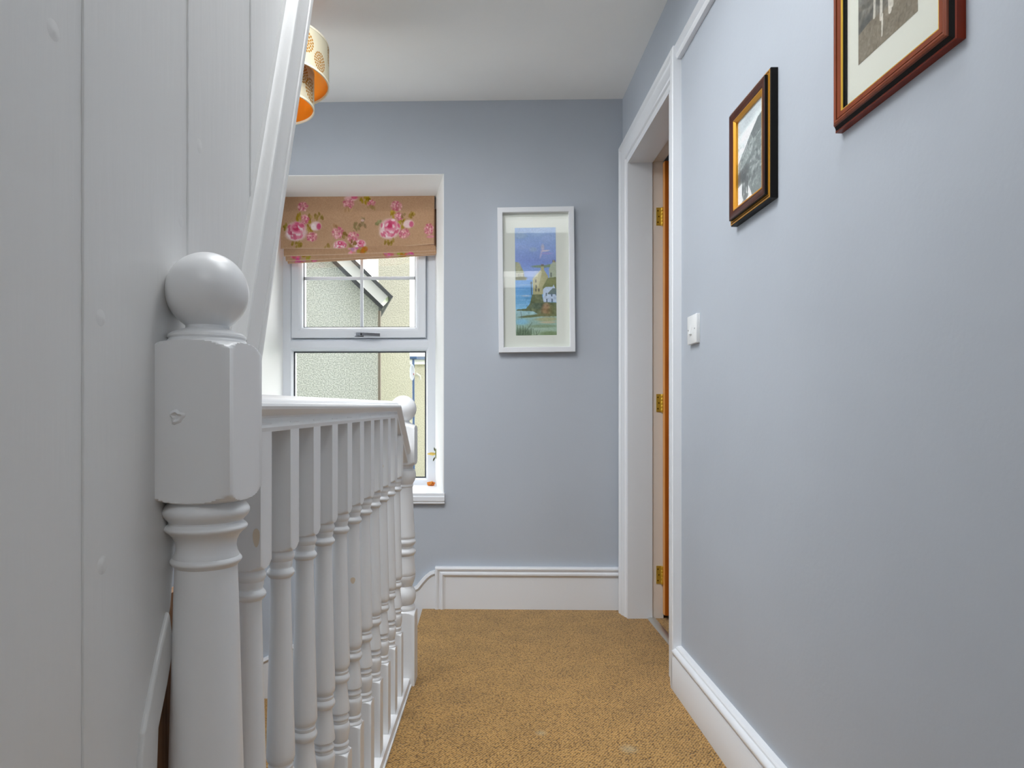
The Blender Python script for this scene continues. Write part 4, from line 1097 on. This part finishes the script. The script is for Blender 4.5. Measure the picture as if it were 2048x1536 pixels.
# ------------------------------------------------------------------ light switch
sw = empty('light_switch', (XR, 2.084, 1.11)); tag(sw, 'white plastic light switch on the grey wall beside the door casing', 'switch')
m_ = MB(); m_.box(XR - 0.0035, XR, 2.041, 2.127, 1.110, 1.198, 0.0012)
m_.box(XR - 0.0125, XR - 0.003, 2.041, 2.127, 1.110, 1.198, 0.0035); m_.build('face_plate', M['plastic'], sw, 35)
k_ = MB(); k_.prism([(XR - 0.0118, 2.0785, 1.138), (XR - 0.0175, 2.0785, 1.140), (XR - 0.0125, 2.0785, 1.168), (XR - 0.0118, 2.0785, 1.169)], (0, 0.019, 0)); k_.build('rocker', M['plastic'], sw)
for yy in (2.053, 2.115):
    MB().tube([(XR - 0.011, yy, 1.154), (XR - 0.0128, yy, 1.154)], 0.0024, 12).build('screw', mat('screw_metal', (120, 120, 118), 0.4, 0.8), sw, 40)

# ================================================================== OUTSIDE
def far(px, py, Y): return Vector(((px - VX) * Y / FPX, Y, H - (py - VY) * Y / FPX))
M['gable'] = roughcast('grey_roughcast', (192, 196, 187), (240, 242, 234), 75)
M['cream_wall'] = roughcast('cream_roughcast', (176, 173, 156), (198, 195, 178), 55)
M['slate'] = mat('dark_slate', (78, 80, 84), 0.7)
M['bargeb'] = mat('white_bargeboard', (250, 250, 250), 0.5)
M['bluepipe'] = mat('blue_pipe_paint', (58, 84, 124), 0.4)
M['grass'] = mat('garden_grass', (96, 112, 70), 0.95)
tag(MB().box(-30, 30, 3.3, 60, -3.2, -3.0).build('ground', M['grass']), kind='structure')
# house with a roughcast gable
Y1 = 7.4
h1 = empty('house', (far(690, 700, Y1).x, Y1, -3.0)); tag(h1, 'grey roughcast house gable with sloping white bargeboard outside the window', 'house')
e = far(757, 614, Y1); sl_ = 0.965
xl = e.x - 4.2
g = MB(); g.prism([(xl, Y1, -3.0), (e.x, Y1, -3.0), (e.x, Y1, e.z), (xl, Y1, e.z + 4.2 * sl_)], (e.x / Y1 * 3.0 - 0.3, 3.0, 0)); g.build('gable_wall', M['gable'], h1)
dvec = Vector((-1, 0, sl_)).normalized(); nv = Vector((sl_, 0, 1)).normalized()
E0 = Vector((e.x + 0.02, Y1, e.z - 0.02))
def strip(mb, o0, o1, ya, yb, ext=0.0):
    p = [E0 + nv * o0 - dvec * ext, E0 + nv * o1 - dvec * ext, E0 + nv * o1 + dvec * 5.0, E0 + nv * o0 + dvec * 5.0]
    mb.prism([(v.x, ya, v.z) for v in p], ((e.x / Y1 * 3.0 - 0.3) * max(0, yb - Y1 - 0.1) / 3.0, yb - ya, 0))
m_ = MB(); strip(m_, 0.005, 0.04, Y1 - 0.10, Y1, 0.03); m_.build('soffit_shade', M['slate'], h1)  # shadow line under the verge put in as a dark strip
m_ = MB(); strip(m_, 0.04, 0.155, Y1 - 0.16, Y1 + 0.02, 0.0); m_.build('bargeboard', M['bargeb'], h1)
m_ = MB(); strip(m_, 0.155, 0.185, Y1 - 0.2, Y1 + 3.1, 0.05); m_.build('roof', M['slate'], h1)
MB().tube([far(759, 622, Y1 - 0.06), far(759, 1150, Y1 - 0.06)], 0.016, 10).build('rainwater_pipe', mat('taupe_pipe', (134, 124, 110), 0.6), h1, 40)
# taller cream wall behind it
Y2 = 10.6
a, b_ = far(757, 700, Y2), far(819.5, 700, Y2)
h2 = empty('house', ((a.x + b_.x) / 2, Y2, -3.0)); tag(h2, 'cream rendered tall house end behind the gable, right of the bargeboard', 'house')
MB().prism([(a.x, Y2, -3.0), (b_.x, Y2, -3.0), (b_.x, Y2, 6.5), (a.x, Y2, 6.5)], (b_.x / Y2 * 4 - 0.3, 4, 0)).build('end_wall', M['cream_wall'], h2)
MB().prism([(a.x - 0.1, Y2 - 0.1, 6.5), (b_.x + 0.08, Y2 - 0.1, 6.5), (b_.x + 0.08, Y2 - 0.1, 6.62), (a.x - 0.1, Y2 - 0.1, 6.62)], (b_.x / Y2 * 4 - 0.3, 4.1, 0)).build('roof', M['slate'], h2)
# far roof glimpsed between them
p0, p1 = far(735, 540, 10.2), far(757, 590, 10.2)
# low building on the right
Y3 = 9.0
q0, q1 = far(822, 740, Y3), far(900, 740, Y3)
h3 = empty('house', (q1.x, Y3 + 2.2, -3.0)); tag(h3, 'low beige outbuilding with white fascia, seen right of the cream house', 'outbuilding')
Y4 = 15.2
q0, q1 = far(819, 729, Y4), far(900, 729, Y4)
h3.location = (q1.x, Y4, -3.0)
MB().box(q0.x, q1.x + 1.5, Y4, Y4 + 3, -3.0, far(0, 729, Y4).z).build('wall', M['cream_wall'], h3)
MB().box(q0.x - 0.02, q1.x + 1.5, Y4 - 0.06, Y4, far(0, 729, Y4).z, far(0, 718, Y4).z).build('fascia', M['bargeb'], h3)
MB().box(q0.x - 0.02, q1.x + 1.5, Y4 - 0.14, Y4 - 0.06, far(0, 720, Y4).z, far(0, 714, Y4).z, 0.01).build('gutter', mat('blue_grey_gutter', (112, 128, 156), 0.5), h3)
m_ = MB(); m_.prism([(q0.x - 0.05, Y4 - 0.15, far(0, 714, Y4).z), (q0.x - 0.05, Y4 + 3, far(0, 640, Y4).z), (q0.x - 0.05, Y4 + 3, far(0, 705, Y4).z)], (2.4, 0, 0)); m_.build('roof', mat('pale_roof', (214, 218, 224), 0.6), h3)
MB().tube([far(834, 748, Y4 - 0.02), far(834, 748, Y4 - 0.18), far(840, 753, Y4 - 0.2), far(840, 760, Y4 - 0.2)], 0.03, 10).build('overflow_pipe', mat('grey_pipe', (176, 176, 168), 0.6), h3, 40)
dp = empty('drainpipe', far(827, 1150, Y4 - 0.24)); tag(dp, 'blue drainpipe running down beside the low outbuilding', 'drainpipe')
MB().tube([far(826.5, 717, Y4 - 0.24), far(828.5, 1150, Y4 - 0.24)], 0.025, 12).build('pipe', M['bluepipe'], dp, 40)
MB().box(far(819.5, 0, Y4).x, far(836, 0, Y4).x, Y4 - 0.3, Y4 - 0.2, far(0, 720, Y4).z, far(0, 714.5, Y4).z, 0.01).build('hopper', M['bluepipe'], dp, 40)
sd = empty('satellite_dish', far(825, 745, Y4 - 0.55)); tag(sd, 'white oval dish fixed in front of the blue drainpipe', 'satellite dish')
V = []; F = []; n = 28
cc = far(824.5, 745, Y4 - 0.55)
for k in range(5):
    for j in range(n):
        t_ = 2 * math.pi * j / n; rr = k / 4
        V.append(cc + Vector((0.055 * rr * math.cos(t_), -0.05 * rr * rr, 0.178 * rr * math.sin(t_))))
for k in range(4):
    for j in range(n): F.append((k * n + j, k * n + (j + 1) % n, (k + 1) * n + (j + 1) % n, (k + 1) * n + j))
o = mesh_obj('reflector', V, F, mat('pale_dish', (206, 212, 228), 0.5), sd, 60)
q_ = o.modifiers.new('thick', 'SOLIDIFY'); q_.thickness = 0.006
MB().tube([cc + Vector((0.0, 0.0, -0.02)), cc + Vector((0.02, 0.2, -0.02))], 0.01, 8).build('bracket', M['slate'], sd, 40)
MB().box(cc.x + 0.03, cc.x + 0.045, cc.y - 0.09, cc.y - 0.05, cc.z - 0.06, cc.z - 0.02, 0.003).build('receiver', mat('dull_red', (150, 70, 76), 0.5), sd, 40)
# a tree far off behind the right edge of the pane
trp = far(826, 690, 24.0)
tr_ = empty('tree', (trp.x, 24.0, -3.0)); tag(tr_, 'distant green tree glimpsed at the right edge of the upper pane', 'tree')
V = []; F = []
zt_ = far(0, 632, 24.0).z
for k in range(420):
    a = RNG.uniform(0, 6.28); ph = RNG.uniform(-1, 1); rr = 1.5 * RNG.uniform(0.5, 1.0)
    cpt = Vector((trp.x + 0.6 + rr * 0.55 * math.sqrt(1 - ph * ph) * math.cos(a), 24 + rr * math.sqrt(1 - ph * ph) * math.sin(a), zt_ - 1.5 + 1.5 * ph * rr / 1.5))
    d1 = Vector(RNG.normal(size=3)).normalized() * 0.16; d2 = d1.cross(Vector(RNG.normal(size=3))).normalized() * 0.10
    i0 = len(V); V += [cpt - d1, cpt + d2, cpt + d1, cpt - d2]; F.append((i0, i0 + 1, i0 + 2, i0 + 3))
mesh_obj('crown', V, F, mat('tree_leaves', (110, 140, 96), 0.8), tr_)
MB().tube([(trp.x + 0.6, 24, -3.0), (trp.x + 0.6, 24, zt_ - 1.6)], [0.16, 0.07], 10).build('trunk', mat('bark', (90, 76, 62), 0.9), tr_, 40)

# ================================================================== LIGHT
wld = bpy.data.worlds.new('sky'); S.world = wld; wld.use_nodes = True
wn = wld.node_tree; bg = wn.nodes['Background']
tcw = wn.nodes.new('ShaderNodeTexCoord'); sx = wn.nodes.new('ShaderNodeSeparateXYZ'); rp = wn.nodes.new('ShaderNodeValToRGB')
wn.links.new(tcw.outputs['Generated'], sx.inputs['Vector'])
rp.color_ramp.elements[0].position = 0.0; rp.color_ramp.elements[0].color = (1.0, 0.995, 0.98, 1)
rp.color_ramp.elements[1].position = 0.8; rp.color_ramp.elements[1].color = (0.94, 0.97, 1.0, 1)
wn.links.new(sx.outputs['Z'], rp.inputs['Fac']); wn.links.new(rp.outputs['Color'], bg.inputs['Color'])
bg.inputs['Strength'].default_value = 6.0

def portal(name, loc, rot, sx_, sy_):
    L = bpy.data.lights.new(name, 'AREA'); L.shape = 'RECTANGLE'; L.size = sx_; L.size_y = sy_
    L.cycles.is_portal = True
    o = bpy.data.objects.new(name, L); COL.objects.link(o); o.location = loc; o.rotation_euler = rot
    return o
# window daylight (area light faces -Z; turn it to face into the room)
wc = BACK @ Vector(((uLi + uRi) / 2, WT + 0.2, (zf0 + zf1) / 2))
portal('window_portal', wc, (math.radians(-90), 0, 0), 0.95, 1.55)
for r_ in (RL, RL2, RL3): portal('added_rooflight_portal', ((r_[0] + r_[1]) / 2, (r_[2] + r_[3]) / 2, ZC + 0.21), (0, 0, 0), r_[1] - r_[0], r_[3] - r_[2])  # portals for the added ceiling openings

# fill lamps added inside the rooflight openings to brighten the interior
for nm, r_, wv in (('added_fill_light', RL, 30.0), ('added_fill_light', RL2, 4.0), ('added_fill_light', RL3, 3.5)):
    L = bpy.data.lights.new(nm, 'AREA'); L.shape = 'RECTANGLE'; L.size = r_[1] - r_[0] - 0.02; L.size_y = r_[3] - r_[2] - 0.02
    L.energy = wv; L.color = (0.965, 0.98, 1.0)
    o = bpy.data.objects.new(nm, L); COL.objects.link(o); o.location = ((r_[0] + r_[1]) / 2, (r_[2] + r_[3]) / 2, ZC + 0.12)

portal('added_stair_window_portal', (XS - 0.19, (SW[0] + SW[1]) / 2, (SW[2] + SW[3]) / 2), (math.radians(90), 0, math.radians(-90)), SW[1] - SW[0], SW[3] - SW[2])  # portal for the added, unseen stair opening

# ================================================================== CAMERA
cam = bpy.data.cameras.new('camera'); co = bpy.data.objects.new('camera', cam); COL.objects.link(co)
co.location = (0, 0, H); co.rotation_euler = (math.radians(90), 0, 0)
cam.sensor_fit = 'HORIZONTAL'; cam.sensor_width = 36.0; cam.lens = FPX / 2048 * 36.0
cam.shift_x = (1024 - VX) / 2048.0; cam.shift_y = (VY - 768) / 2048.0
cam.clip_start = 0.02
S.camera = co
S.view_settings.view_transform = 'Standard'; S.view_settings.look = 'None'
S.view_settings.exposure = 0.0; S.view_settings.gamma = 1.0; S.view_settings.use_curve_mapping = False
S.cycles.use_denoising = True
S.cycles.max_bounces = 10; S.cycles.diffuse_bounces = 6; S.cycles.transparent_max_bounces = 12
